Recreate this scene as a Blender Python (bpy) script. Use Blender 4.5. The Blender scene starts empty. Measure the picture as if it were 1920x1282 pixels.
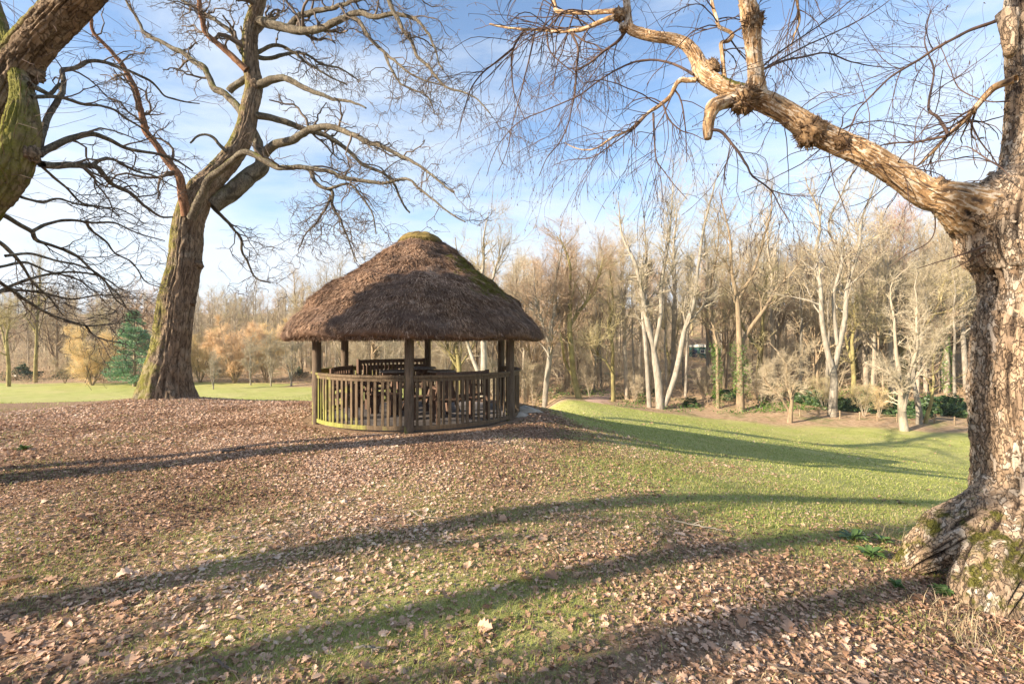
import bpy, math, random
import numpy as np
from mathutils import Vector

SC = bpy.context.scene
COL = SC.collection
F = 880.0          # focal length of the photograph in its own pixels (1920 wide)
EYE = 1.6
R = math.radians

def rng(s): return np.random.default_rng(s)

# ------------------------------------------------------------------ noise
def _hash(ix, iy, iz):
    h = (ix.astype(np.int64) * 374761393 + iy.astype(np.int64) * 668265263 + iz.astype(np.int64) * 2147483647) & 0xFFFFFFFF
    h = ((h ^ (h >> 13)) * 1274126177) & 0xFFFFFFFF
    h = ((h ^ (h >> 16)) * 2246822519) & 0xFFFFFFFF
    return ((h ^ (h >> 15)) & 0xFFFFFF) / float(0xFFFFFF)

def noise3(p):
    p = np.asarray(p, float)
    i = np.floor(p).astype(np.int64); f = p - i; f = f * f * (3 - 2 * f)
    o = 0
    for dx in (0, 1):
        for dy in (0, 1):
            for dz in (0, 1):
                w = (f[..., 0] if dx else 1 - f[..., 0]) * (f[..., 1] if dy else 1 - f[..., 1]) * (f[..., 2] if dz else 1 - f[..., 2])
                o = o + w * _hash(i[..., 0] + dx, i[..., 1] + dy, i[..., 2] + dz)
    return o * 2 - 1

def fbm(p, oct=4):
    a, s, o = 1.0, 1.0, 0
    for k in range(oct):
        o = o + a * noise3(np.asarray(p) * s + 17.3 * k); a *= .5; s *= 2.03
    return o

def sp(v, w=1.0): return w * np.logaddexp(0, np.asarray(v, float) / w)
def sstep(a, b, v):
    t = np.clip((np.asarray(v, float) - a) / (b - a), 0, 1); return t * t * (3 - 2 * t)

# ------------------------------------------------------------------ terrain
GX, GY = -2.05, 10.5       # centre of the thatched shelter
def height(x, y):
    x = np.asarray(x, float); y = np.asarray(y, float)
    side = sstep(-1.0, 5.0, x)
    back = (1 - side) * 0.26 * sp(y - 13.6 - 0.6 * np.exp(-((x + 9.6) / 3.0) ** 2), .8) + side * 0.082 * sp(y - 6, 1.5)
    D = 0.15 * sp(x - 1.0, .8) + back
    cap = 2.75 + 2.0 * sstep(-14, 4, x)
    z = -(cap - sp(cap - D, .35) + sp(cap * 0 - 50))
    foot = np.where(x > 0, 44.5 - .25 * x, 44.5 + .45 * np.minimum(-x, 40))
    slope = .15 - .035 * sstep(5, 45, -x)
    hill = slope * sp(y - foot, 2.0)
    hill = np.where(hill > 17, 17 + (hill - 17) * .12, hill)
    far = np.clip((np.hypot(x, y) - 14) / 20, 0, 1)
    p = np.stack([x * .12, y * .12, x * 0], -1)
    z = z + hill + .12 * far * noise3(p) + .035 * noise3(p * 5.1 + 3) + .35 * np.clip(hill, 0, 2) / 2 * noise3(p * 1.7 + 9)
    z = z + .16 * np.exp(-(((x + 9.6) / 1.7) ** 2 + ((y - 13.0) / 1.3) ** 2))
    # shelter stands on a level pad
    r = np.hypot(x - GX, y - GY)
    w = 1 - sstep(2.5, 3.7, r)
    return z * (1 - w) + 0.0 * w
def hz(x, y): return float(height(np.array([x]), np.array([y]))[0])

def P(px, py, d):   # a pixel of the photograph at a chosen distance -> a point in the world
    return np.array([(px - 960) / F * d, d, EYE - (py - 641) / F * d])
def ground_at(px, py, dmin=1.5, dmax=160):
    ds = np.arange(dmin, dmax, .05)
    x = (px - 960) / F * ds; z = EYE - (py - 641) / F * ds
    below = np.nonzero(z <= height(x, ds))[0]
    d = ds[below[0]] if len(below) else dmax
    return np.array([(px - 960) / F * d, d, hz((px - 960) / F * d, d)])
def stand(px, d):
    x = (px - 960) / F * d
    return np.array([x, d, hz(x, d)])

# ------------------------------------------------------------------ meshes
class MB:
    """collects vertices and faces (all quads or triangles) for one mesh"""
    def __init__(s): s.v, s.q, s.t, s.a, s.b, s.n = [], [], [], [], [], 0
    def add(s, v, quads=None, tris=None, attr=None, attr2=None):
        v = np.asarray(v, float).reshape(-1, 3)
        if quads is not None and len(quads): s.q.append(np.asarray(quads).reshape(-1, 4) + s.n)
        if tris is not None and len(tris): s.t.append(np.asarray(tris).reshape(-1, 3) + s.n)
        s.v.append(v)
        s.a.append(np.zeros(len(v)) if attr is None else np.broadcast_to(np.asarray(attr, float), (len(v),)))
        s.b.append(np.zeros(len(v)) if attr2 is None else np.broadcast_to(np.asarray(attr2, float), (len(v),)))
        s.n += len(v); return s
    def box(s, c, size, rot=0.0, tilt=None, attr=None):
        h = np.array(size) / 2
        v = np.array([[sx * h[0], sy * h[1], sz * h[2]] for sz in (-1, 1) for sy in (-1, 1) for sx in (-1, 1)])
        if tilt is not None:
            m = np.array(tilt.to_matrix()) if hasattr(tilt, 'to_matrix') else np.array(tilt); v = v @ m.T
        cr, sr = math.cos(rot), math.sin(rot)
        v = v @ np.array([[cr, sr, 0], [-sr, cr, 0], [0, 0, 1]])
        return s.add(v + np.array(c), [[0, 2, 3, 1], [4, 5, 7, 6], [0, 1, 5, 4], [2, 6, 7, 3], [0, 4, 6, 2], [1, 3, 7, 5]], attr=attr)
    def arrays(s):
        v = np.concatenate(s.v) if s.v else np.zeros((0, 3))
        return (v, np.concatenate(s.q) if s.q else np.zeros((0, 4), int), np.concatenate(s.t) if s.t else np.zeros((0, 3), int),
                np.concatenate(s.a), np.concatenate(s.b))
    def add_mesh(s, arr, M=None, off=(0, 0, 0)):
        v, q, t, a, b = arr
        if M is not None: v = v @ np.asarray(M).T
        s.add(v + np.asarray(off), q, t, a, b); return s
    def mesh(s, name, smooth=True):
        v, q, t, a, b = s.arrays()
        me = bpy.data.meshes.new(name)
        nq, nt = len(q), len(t)
        me.vertices.add(len(v)); me.vertices.foreach_set('co', v.astype(np.float32).ravel())
        me.loops.add(nq * 4 + nt * 3)
        me.loops.foreach_set('vertex_index', np.concatenate([q.ravel(), t.ravel()]).astype(np.int32))
        me.polygons.add(nq + nt)
        st = np.concatenate([np.arange(nq) * 4, nq * 4 + np.arange(nt) * 3]).astype(np.int32)
        me.polygons.foreach_set('loop_start', st)
        me.polygons.foreach_set('use_smooth', np.full(nq + nt, smooth))
        at = me.attributes.new('rnd', 'FLOAT', 'POINT'); at.data.foreach_set('value', a.astype(np.float32))
        at = me.attributes.new('aux', 'FLOAT', 'POINT'); at.data.foreach_set('value', b.astype(np.float32))
        me.update(calc_edges=True); me.validate()
        return me

def obj(name, mb, mat, parent=None, smooth=True, loc=None, bevel=0):
    me = mb.mesh(name, smooth) if isinstance(mb, MB) else mb
    o = bpy.data.objects.new(name, me); COL.objects.link(o)
    if mat is not None and not me.materials: me.materials.append(mat)
    if parent is not None:
        o.parent = parent
        if loc is None: o.matrix_parent_inverse = parent.matrix_basis.inverted()
    if loc is not None: o.location = loc
    if bevel:
        m = o.modifiers.new('bevel', 'BEVEL'); m.width = bevel; m.segments = 2; m.limit_method = 'ANGLE'
    return o
def tag(o, label=None, cat=None, group=None, kind=None):
    if label: o['label'] = label
    if cat: o['category'] = cat
    if group: o['group'] = group
    if kind: o['kind'] = kind
    return o
def thing(name, label, cat, loc=(0, 0, 0), rz=0, group=None):
    o = bpy.data.objects.new(name, None); COL.objects.link(o)
    o.empty_display_size = .2
    o.location = tuple(map(float, loc)); o.rotation_euler = (0, 0, rz)
    return tag(o, label, cat, group)
def copy_tree(src, loc, rz, sc=1.0, szz=None, label=None, cat=None, group=None, name=None):
    c = src.copy(); COL.objects.link(c)
    if name: c.name = name
    c.location = tuple(map(float, loc)); c.rotation_euler = (0, 0, rz); c.scale = (sc, sc, szz or sc)
    for k in ('label', 'category', 'group'):
        if k in c: del c[k]
    tag(c, label, cat, group)
    for ch in src.children:
        d = ch.copy(); COL.objects.link(d); d.parent = c
        for g in ch.children:
            e = g.copy(); COL.objects.link(e); e.parent = d
    return c

# ------------------------------------------------------------------ tubes and branching
def nrm(v): return v / np.maximum(np.linalg.norm(v, axis=-1, keepdims=True), 1e-9)
def resample(pts, n):
    """smooth curve through the control points (x,y,z,r), n samples by arc length"""
    p = np.asarray(pts, float)
    if len(p) == 2: dense = p[0] + np.linspace(0, 1, 40)[:, None] * (p[1] - p[0])
    else:
        e = np.vstack([2 * p[0] - p[1], p, 2 * p[-1] - p[-2]]); out = []
        for i in range(1, len(e) - 2):
            t = np.linspace(0, 1, 16, endpoint=False)[:, None]
            a, b, c, d = e[i - 1], e[i], e[i + 1], e[i + 2]
            out.append(.5 * ((2 * b) + (-a + c) * t + (2 * a - 5 * b + 4 * c - d) * t ** 2 + (-a + 3 * b - 3 * c + d) * t ** 3))
        dense = np.vstack(out + [p[-1:]])
    s = np.r_[0, np.cumsum(np.linalg.norm(np.diff(dense[:, :3], axis=0), axis=1))]
    u = np.linspace(0, s[-1], n)
    return np.stack([np.interp(u, s, dense[:, k]) for k in range(4)], 1)

def tubes(mb, Pt, Rd, k=3, attr=None, tip=True, attr2=None):
    """Pt (T,N,3), Rd (T,N): all tubes at once"""
    T, N = Rd.shape
    tan = np.empty_like(Pt); tan[:, 1:-1] = Pt[:, 2:] - Pt[:, :-2]; tan[:, 0] = Pt[:, 1] - Pt[:, 0]; tan[:, -1] = Pt[:, -1] - Pt[:, -2]
    tan = nrm(tan)
    u = np.empty_like(Pt)
    m = nrm(Pt[:, -1] - Pt[:, 0])
    ref = np.where(np.abs(m[:, 2:3]) < .7, np.array([[0, 0, 1.]]), np.array([[1., 0, 0]]))
    u[:, 0] = nrm(ref - (ref * tan[:, 0]).sum(-1, keepdims=True) * tan[:, 0])
    for i in range(1, N):
        w = u[:, i - 1]; u[:, i] = nrm(w - (w * tan[:, i]).sum(-1, keepdims=True) * tan[:, i])
    v = np.cross(tan, u)
    ang = np.arange(k) * 2 * np.pi / k
    ring = Pt[:, :, None] + Rd[:, :, None, None] * (np.cos(ang)[None, None, :, None] * u[:, :, None] + np.sin(ang)[None, None, :, None] * v[:, :, None])
    base = (np.arange(T) * N * k)[:, None, None]
    i = np.arange(N - 1)[None, :, None] * k; j = np.arange(k)[None, None, :]; j2 = (j + 1) % k
    q = np.stack([base + i + j, base + i + j2, base + i + k + j2, base + i + k + j], -1).reshape(-1, 4)
    a = None if attr is None else np.repeat(np.broadcast_to(np.asarray(attr, float), (T,)), N * k)
    b = None if attr2 is None else np.repeat(np.broadcast_to(np.asarray(attr2, float), (T, N)).reshape(-1), k)
    mb.add(ring.reshape(-1, 3), q, attr=a, attr2=b)

def spawn(g, Pt, Rd, per, srange=(.15, 1), ang=(50, 15), ln=(.5, 1.2), lnpow=0.0, rr=.6, rmin=.004, rend=.35, N=6, wander=.2, jag=0.0,
          up=0.0, bias=(0, 0, 0), taper=.7, ends=False):
    """children of a set of branches. per = mean number per branch (int or array)."""
    T, M = Rd.shape
    per = np.broadcast_to(np.asarray(per, float), (T,))
    cnt = np.floor(per + g.random(T)).astype(int)
    idx = np.repeat(np.arange(T), cnt); C = len(idx)
    if C == 0: return np.zeros((0, N, 3)), np.zeros((0, N))
    s = srange[0] + (srange[1] - srange[0]) * g.random(C)
    f = s * (M - 1); i = np.minimum(f.astype(int), M - 2); w = (f - i)[:, None]
    p0 = Pt[idx, i] * (1 - w) + Pt[idx, i + 1] * w
    r0 = Rd[idx, i] * (1 - w[:, 0]) + Rd[idx, i + 1] * w[:, 0]
    t = nrm(Pt[idx, i + 1] - Pt[idx, i])
    rnd = g.normal(size=(C, 3)); perp = nrm(rnd - (rnd * t).sum(-1, keepdims=True) * t)
    a = np.radians(np.clip(g.normal(ang[0], ang[1], C), 8, 120))[:, None]
    d = nrm(np.cos(a) * t + np.sin(a) * perp + np.asarray(bias, float))
    L = (ln[0] + (ln[1] - ln[0]) * g.random(C)) * (1 - lnpow * s)
    st = (L / (N - 1))[:, None]
    out = np.empty((C, N, 3)); out[:, 0] = p0
    drift = g.normal(size=(C, 3)) * wander
    for k in range(1, N):
        drift = .5 * drift + g.normal(size=(C, 3)) * wander
        d = nrm(d + drift + np.array([0, 0, up]))
        dj = nrm(d + g.normal(size=(C, 3)) * jag) if jag else d
        out[:, k] = out[:, k - 1] + dj * st
    rs = np.maximum(np.minimum(r0 * rr, r0 * .95), rmin)
    prof = 1 - (1 - rend) * np.linspace(0, 1, N) ** taper
    return out, np.maximum(rs[:, None] * prof[None], rmin * .6)

def trace(pts, dpx=True, n=24, jit=0.0, seed=0):
    """pts: (px,py,depth,width_px) -> n points and radii in metres"""
    q = np.array([[*P(a, b, d), w * .5 * d / F] for a, b, d, w in pts])
    r = resample(q, n)
    if jit:
        g = rng(seed); L = np.linalg.norm(np.diff(r[:, :3], axis=0), axis=1).sum()
        nn = np.stack([noise3(np.stack([np.linspace(0, L * 2.2, n) + 31 * k + seed * 7.7, np.full(n, k * 5.1), np.full(n, .3)], 1)) for k in range(3)], 1)
        e = np.minimum(np.linspace(0, 1, n) * 4, 1)[:, None]
        n2 = np.stack([noise3(np.stack([np.linspace(0, L * 7.5, n) + 13 * k + seed * 3.1, np.full(n, k * 2.7), np.full(n, .7)], 1)) for k in range(3)], 1)
        r[:, :3] += (nn + .38 * n2) * jit * e
    return r[:, :3], r[:, 3]

def bark_tube(mb, ctrl, n, k, bark=.012, fs=(2.0, .5), lump=.05, flare=0, lobes=5, seed=0, moss=None, flat=False, flare_h=.35):
    """thick trunk with ridged bark modelled into it; ctrl (x,y,z,r)"""
    c = resample(ctrl, n); p, r = c[:, :3], c[:, 3]
    tan = np.gradient(p, axis=0); tan = nrm(tan)
    u = np.empty_like(p); ref = np.array([1., 0, 0]) if abs(tan[n // 2, 0]) < .8 else np.array([0, 0, 1.])
    u[0] = nrm(ref - (ref @ tan[0]) * tan[0])
    for i in range(1, n): w = u[i - 1]; u[i] = nrm(w - (w @ tan[i]) * tan[i])
    v = np.cross(tan, u)
    s = np.r_[0, np.cumsum(np.linalg.norm(np.diff(p, axis=0), axis=1))]
    ph = np.arange(k) * 2 * np.pi / k
    dirv = np.cos(ph)[None, :, None] * u[:, None] + np.sin(ph)[None, :, None] * v[:, None]
    rad = np.repeat(r[:, None], k, 1)
    if flare:
        lob = .5 + .5 * np.cos(lobes * ph + seed + 1.1 * np.sin(2 * ph + seed))
        rad = rad * (1 + flare * np.exp(-s / flare_h)[:, None] * (.35 + .9 * lob)[None])
    S = np.repeat(s[:, None], k, 1)
    q = np.stack([np.cos(ph)[None] * np.ones((n, 1)), np.sin(ph)[None] * np.ones((n, 1)), S], -1)
    rm = r.mean()
    lo = fbm(q * np.array([1.1, 1.1, .9 / max(rm * 4, .3)]) + seed, 3)
    wp = noise3(q * np.array([2, 2, 1.3]) + 5 + seed)[..., None] * .35
    qq = q * np.array([fs[0] * 2, fs[0] * 2, fs[1] * 6]) + wp + seed * 3.3
    ridge = 1 - np.abs(fbm(qq, 3)) * 2.2
    fine = fbm(qq * 3.1, 2)
    # bark dies away on thin ends
    sc = np.clip(r / (rm + 1e-6), .2, 1.2)[:, None]
    rad = rad * (1 + lump * lo) + bark * sc * (np.clip(ridge, -1, 1) * .8 + .25 * fine)
    vert = p[:, None] + dirv * rad[..., None]
    i = np.arange(n - 1)[:, None] * k; j = np.arange(k)[None]; j2 = (j + 1) % k
    quad = np.stack([i + j, i + j2, i + k + j2, i + k + j], -1).reshape(-1, 4)
    base = 0 if moss is None else moss(vert, dirv, S)
    mb.add(vert.reshape(-1, 3), quad, attr=np.clip(ridge, -1, 1).reshape(-1) * .5 + .5, attr2=np.broadcast_to(base, (n, k)).reshape(-1))
    top = mb.n; mb.add([p[-1]], None, None, attr=[.5])
    mb.last = (vert, dirv, tan, r)
    e = top - k; jj = np.arange(k)
    mb.t.append(np.stack([e + jj, e + (jj + 1) % k, np.full(k, top)], 1))
    return c

def flakes(mb, seed, n, size, smin=0, smax=1, lift=.35):
    """curling flakes of peeling bark on the last trunk built"""
    vert, dirv, tan, r = mb.last; nr, k = vert.shape[:2]; g = rng(seed)
    i = (nr * (smin + (smax - smin) * g.random(n))).astype(int).clip(1, nr - 2); j = g.integers(0, k, n)
    p, nv, t = vert[i, j], dirv[i, j], tan[i]; c = nrm(np.cross(nv, t) + .5 * t * g.normal(size=(n, 1))); u = np.cross(nv, c)
    sc = np.clip(r[i] / .25, .35, 1.2)
    L = size * (.4 + 1.2 * g.random(n) ** 1.5) * sc; W = L * (.35 + .5 * g.random(n)); sg = np.where(g.random(n) < .5, 1, -1)[:, None]
    lf = L * lift * (.3 + g.random(n))
    rows = []
    for s_, hh in ((-.5, -.05), (0, .06), (.35, .45), (.55, 1.0)):
        for w_ in (-.5, .1 * 0, .5):
            rows.append(p + c * sg * (s_ * L)[:, None] + u * (w_ * W * (1 + .3 * g.normal(size=n)))[:, None] + nv * (hh * lf + .003)[:, None])
    v = np.stack(rows, 1); b_ = np.arange(n)[:, None, None] * 12
    q = np.array([[a * 3 + e, a * 3 + e + 1, a * 3 + e + 4, a * 3 + e + 3] for a in range(3) for e in range(2)])
    mb.add(v.reshape(-1, 3), (b_ + q[None]).reshape(-1, 4), attr=np.repeat(.35 + .5 * g.random(n), 12))

def burl(mb, c, r, seed, spikes=60):
    """knobbly outgrowth with stubs of shoots"""
    g = rng(seed); nu, nv = 22, 14
    th = np.linspace(0, 2 * np.pi, nu, endpoint=False); ph = np.linspace(.12, np.pi - .12, nv)
    d = np.stack([np.sin(ph)[:, None] * np.cos(th), np.sin(ph)[:, None] * np.sin(th), np.cos(ph)[:, None] * np.ones(nu)], -1)
    rad = r * (1 + .34 * fbm(d * 4.5 + seed, 4))
    v = np.asarray(c) + d * rad[..., None]
    i = np.arange(nv - 1)[:, None] * nu; j = np.arange(nu)[None]; j2 = (j + 1) % nu
    mb.add(v.reshape(-1, 3), np.stack([i + j, i + j2, i + nu + j2, i + nu + j], -1).reshape(-1, 4), attr=.08 + .5 * g.random(nu * nv))
    d = nrm(g.normal(size=(spikes, 3))); L = r * (.25 + .5 * g.random(spikes))[:, None]
    p0 = np.asarray(c) + d * r * .9; p1 = p0 + nrm(d + .8 * g.normal(size=(spikes, 3))) * L
    tubes(mb, np.stack([p0, (p0 + p1) / 2, p1], 1), np.outer(np.full(spikes, r * .07), [1, .8, .3]), 4, attr=.2)

# ------------------------------------------------------------------ materials
def mat(name, rough=.85, spec=.2):
    m = bpy.data.materials.new(name); m.use_nodes = True
    nt = m.node_tree; b = nt.nodes['Principled BSDF']
    b.inputs['Roughness'].default_value = rough; b.inputs['Specular IOR Level'].default_value = spec
    return m, nt, b
def N(nt, t, **kw):
    n = nt.nodes.new(t)
    for k, v in kw.items():
        if hasattr(n, k): setattr(n, k, v)
        else: n.inputs[k].default_value = v
    return n
def ramp(nt, fac, stops, interp='LINEAR'):
    r = nt.nodes.new('ShaderNodeValToRGB'); r.color_ramp.interpolation = interp
    e = r.color_ramp.elements
    while len(e) < len(stops): e.new(.5)
    for el, (p, c) in zip(e, stops): el.position = p; el.color = (*c, 1) if len(c) == 3 else c
    nt.links.new(fac, r.inputs[0]); return r.outputs[0]
def g3(v): return (v, v, v)
def mix(nt, fac, a, b, mode='MIX'):
    m = nt.nodes.new('ShaderNodeMix'); m.data_type = 'RGBA'; m.blend_type = mode
    for sock, val in ((m.inputs[0], fac), (m.inputs[6], a), (m.inputs[7], b)):
        if hasattr(val, 'links'): nt.links.new(val, sock)
        elif isinstance(val, (int, float)): sock.default_value = val
        else: sock.default_value = (*val, 1)
    return m.outputs[2]
def math_(nt, op, a, b=None, clamp=False):
    m = nt.nodes.new('ShaderNodeMath'); m.operation = op; m.use_clamp = clamp
    for s, v in ((m.inputs[0], a), (m.inputs[1], b)):
        if v is None: continue
        if hasattr(v, 'links'): nt.links.new(v, s)
        else: s.default_value = v
    return m.outputs[0]
def attr(nt, name): 
    a = nt.nodes.new('ShaderNodeAttribute'); a.attribute_name = name; return a.outputs['Fac']
def noise(nt, scale, detail=4, rough=.6, vec=None, dist=0.0):
    n = N(nt, 'ShaderNodeTexNoise'); n.inputs['Scale'].default_value = scale; n.inputs['Detail'].default_value = detail
    n.inputs['Roughness'].default_value = rough; n.inputs['Distortion'].default_value = dist
    if vec is not None: nt.links.new(vec, n.inputs['Vector'])
    return n.outputs['Fac']
def coord(nt, which='Object', scale=None):
    c = nt.nodes.new('ShaderNodeTexCoord').outputs[which]
    if scale:
        m = nt.nodes.new('ShaderNodeMapping'); m.inputs['Scale'].default_value = scale; nt.links.new(c, m.inputs[0]); c = m.outputs[0]
    return c
def bump(nt, b, h, strength=.5, dist=.02):
    n = nt.nodes.new('ShaderNodeBump'); n.inputs['Strength'].default_value = strength; n.inputs['Distance'].default_value = dist
    nt.links.new(h, n.inputs['Height']); nt.links.new(n.outputs[0], b.inputs['Normal'])
def setc(nt, b, col):
    nt.links.new(col, b.inputs['Base Color'])

def simple(name, c1, c2, scale=8, rough=.85, spec=.2, stretch=None, bs=.3, bd=.01, rnd=0.0):
    m, nt, b = mat(name, rough, spec)
    v = coord(nt, 'Object', stretch)
    n = noise(nt, scale, 6, .65, v)
    c = ramp(nt, n, [(.3, c1), (.7, c2)])
    if rnd:
        info = nt.nodes.new('ShaderNodeObjectInfo').outputs['Random']
        c = mix(nt, 1.0, c, ramp(nt, info, [(0, g3(1 - rnd)), (1, g3(1 + rnd * .6))]), 'MULTIPLY')
    setc(nt, b, c)
    if bs: bump(nt, b, n, bs, bd)
    return m

def plates(nt, scale, stretch, jag=.25):
    """cracks between bark plates (0 in the crack) and a random value per plate"""
    v = coord(nt, 'Object', stretch); nz = N(nt, 'ShaderNodeTexNoise'); nz.inputs['Scale'].default_value = scale * .6; nz.inputs['Detail'].default_value = 5; nt.links.new(v, nz.inputs['Vector'])
    mx = nt.nodes.new('ShaderNodeMix'); mx.data_type = 'VECTOR'; mx.inputs[0].default_value = jag; nt.links.new(v, mx.inputs[4]); nt.links.new(nz.outputs['Color'], mx.inputs[5])
    e = N(nt, 'ShaderNodeTexVoronoi', feature='DISTANCE_TO_EDGE'); e.inputs['Scale'].default_value = scale; nt.links.new(mx.outputs[1], e.inputs['Vector'])
    p = N(nt, 'ShaderNodeTexVoronoi'); p.inputs['Scale'].default_value = scale; nt.links.new(mx.outputs[1], p.inputs['Vector'])
    sp_ = nt.nodes.new('ShaderNodeSeparateColor'); nt.links.new(p.outputs['Color'], sp_.inputs[0])
    return e.outputs['Distance'], sp_.outputs[0]
def bark_mat(name, dark, light, lichen, moss, scale=14, lich_amt=.55, rough=.9):
    """fissured bark (colour darker in the grooves), lichen blotches, moss where aux says it grows"""
    m, nt, b = mat(name, rough, .15)
    v = coord(nt, 'Object'); vs = coord(nt, 'Object', (1, 1, .35))
    n1 = noise(nt, scale, 8, .7, vs, .4); n2 = noise(nt, 2.2, 5, .6, v); n3 = noise(nt, scale * 4, 4, .7, v)
    c = ramp(nt, n1, [(.32, dark), (.68, light)])
    c = mix(nt, math_(nt, 'MULTIPLY', ramp(nt, n2, [(lich_amt - .03, g3(0)), (lich_amt + .14, g3(1))]), .5), c, lichen)
    cr, pv = plates(nt, scale * 1.1, (1, 1, .28)); crk = ramp(nt, cr, [(.0, g3(1)), (.10, g3(0))])
    c = mix(nt, .45, c, ramp(nt, pv, [(0, dark), (1, light)])); c = mix(nt, math_(nt, 'MULTIPLY', crk, .8), c, [x * .5 for x in dark])
    a = attr(nt, 'rnd')
    c = mix(nt, ramp(nt, a, [(.12, g3(.75)), (.45, g3(0))]), c, [x * .6 for x in dark])
    ms = math_(nt, 'ADD', attr(nt, 'aux'), math_(nt, 'MULTIPLY', math_(nt, 'SUBTRACT', noise(nt, 3.5, 6, .7, v), .5), 1.4))
    mc = ramp(nt, n3, [(.3, [x * .45 for x in moss]), (.7, moss)])
    c = mix(nt, ramp(nt, ms, [(.42, g3(0)), (.76, g3(.92))]), c, mc)
    setc(nt, b, c)
    bump(nt, b, math_(nt, 'ADD', math_(nt, 'SUBTRACT', n1, math_(nt, 'MULTIPLY', crk, .5)), math_(nt, 'MULTIPLY', n3, .5)), .9, .02)
    return m

M = {}
M['oak'] = bark_mat('oak_bark', (.105, .073, .048), (.34, .245, .16), (.38, .36, .28), (.21, .20, .035), 11, .54)
M['oak_limb'] = bark_mat('oak_limb_bark', (.08, .064, .046), (.26, .215, .15), (.33, .325, .26), (.21, .20, .045), 18, .50)
M['ruddy'] = bark_mat('ruddy_limb_bark', (.16, .075, .04), (.46, .25, .14), (.34, .32, .25), (.29, .28, .05), 18, .6)
M['oak_twig'] = simple('oak_twig', (.07, .055, .045), (.20, .15, .11), 3, .8, .2, None, 0)
M['birch_twig'] = simple('birch_twig', (.055, .035, .03), (.15, .09, .06), 4, .7, .3, None, 0)

# peeling birch bark
m, nt, b = mat('birch_bark', .75, .25); M['birch'] = m
v = coord(nt, 'Object'); vs = coord(nt, 'Object', (1, 1, .55))
n1 = noise(nt, 7, 8, .72, vs, 1.2); n2 = noise(nt, 2.6, 6, .62, v, .8); n3 = noise(nt, 48, 5, .7, v)
c = ramp(nt, n1, [(.30, (.11, .06, .03)), (.46, (.36, .215, .10)), (.60, (.52, .34, .18)), (.75, (.40, .29, .19))])
c = mix(nt, math_(nt, 'MULTIPLY', ramp(nt, n2, [(.58, g3(0)), (.64, g3(.9))]), ramp(nt, n1, [(.42, g3(.0)), (.5, g3(1))])), c, (.66, .56, .44))
a = attr(nt, 'rnd')
c = mix(nt, ramp(nt, a, [(.78, g3(0)), (.85, g3(.8))]), c, (.66, .54, .40))
c = mix(nt, ramp(nt, a, [(.08, g3(.9)), (.5, g3(0))]), c, (.06, .04, .03))
c = mix(nt, math_(nt, 'MULTIPLY', ramp(nt, n3, [(.55, g3(0)), (.75, g3(1))]), .5), c, (.12, .08, .06))
ms = math_(nt, 'ADD', attr(nt, 'aux'), math_(nt, 'MULTIPLY', math_(nt, 'SUBTRACT', noise(nt, 6, 6, .7, v), .5), 1.3))
c = mix(nt, ramp(nt, ms, [(.5, g3(0)), (.64, g3(1))]), c, ramp(nt, n3, [(.3, (.06, .06, .012)), (.7, (.19, .175, .03))]))
setc(nt, b, c); bump(nt, b, math_(nt, 'ADD', n1, math_(nt, 'MULTIPLY', n3, .35)), 1.0, .03)

m, nt, b = mat('old_birch_trunk_bark', .85, .2); M['birch_trunk'] = m
v = coord(nt, 'Object'); vs = coord(nt, 'Object', (1, 1, .22))
n1 = noise(nt, 12, 9, .75, vs, .9); n2 = noise(nt, 3.0, 6, .65, v, 1.0); n3 = noise(nt, 55, 5, .7, v)
c = ramp(nt, n1, [(.28, (.15, .10, .065)), (.42, (.34, .235, .15)), (.57, (.54, .39, .26)), (.74, (.46, .355, .25))])
cr, pv = plates(nt, 17, (1, 1, .5), .3); crk = ramp(nt, cr, [(.0, g3(1)), (.09, g3(0))])
c = mix(nt, .55, c, ramp(nt, pv, [(0, (.17, .115, .075)), (.45, (.42, .295, .185)), (.78, (.54, .40, .27)), (.84, (.66, .57, .45)), (1, (.70, .60, .48))]))
c = mix(nt, math_(nt, 'MULTIPLY', ramp(nt, n2, [(.56, g3(0)), (.63, g3(.7))]), ramp(nt, n1, [(.42, g3(.0)), (.52, g3(1))])), c, (.62, .54, .44))
c = mix(nt, math_(nt, 'MULTIPLY', crk, .7), c, (.06, .042, .03))
a = attr(nt, 'rnd')
c = mix(nt, ramp(nt, a, [(.10, g3(.92)), (.55, g3(0))]), c, (.035, .024, .018))
c = mix(nt, math_(nt, 'MULTIPLY', ramp(nt, n3, [(.52, g3(0)), (.72, g3(1))]), .55), c, (.09, .065, .05))
ms = math_(nt, 'ADD', attr(nt, 'aux'), math_(nt, 'MULTIPLY', math_(nt, 'SUBTRACT', noise(nt, 6, 6, .7, v), .5), 1.3))
c = mix(nt, ramp(nt, ms, [(.5, g3(0)), (.64, g3(1))]), c, ramp(nt, n3, [(.3, (.05, .05, .012)), (.7, (.17, .155, .03))]))
setc(nt, b, c); bump(nt, b, math_(nt, 'ADD', math_(nt, 'SUBTRACT', math_(nt, 'ADD', n1, math_(nt, 'MULTIPLY', pv, .35)), math_(nt, 'MULTIPLY', crk, .6)), math_(nt, 'MULTIPLY', n3, .35)), 1.0, .025)
M['pale_bark'] = simple('pale_bark', (.16, .135, .10), (.40, .355, .285), 5, .8, .2, (1, 1, .3), .4, .02, .25)
M['grey_bark'] = simple('grey_bark', (.25, .205, .15), (.50, .42, .31), 5, .85, .2, (1, 1, .3), .4, .02, .25)
M['brown_bark'] = simple('brown_bark', (.17, .12, .075), (.42, .32, .20), 4, .85, .2, (1, 1, .3), .4, .02, .3)
M['moss_bark'] = simple('mossy_bark', (.14, .11, .05), (.36, .31, .13), 3, .9, .1, (1, 1, .5), .4, .02, .25)
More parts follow.
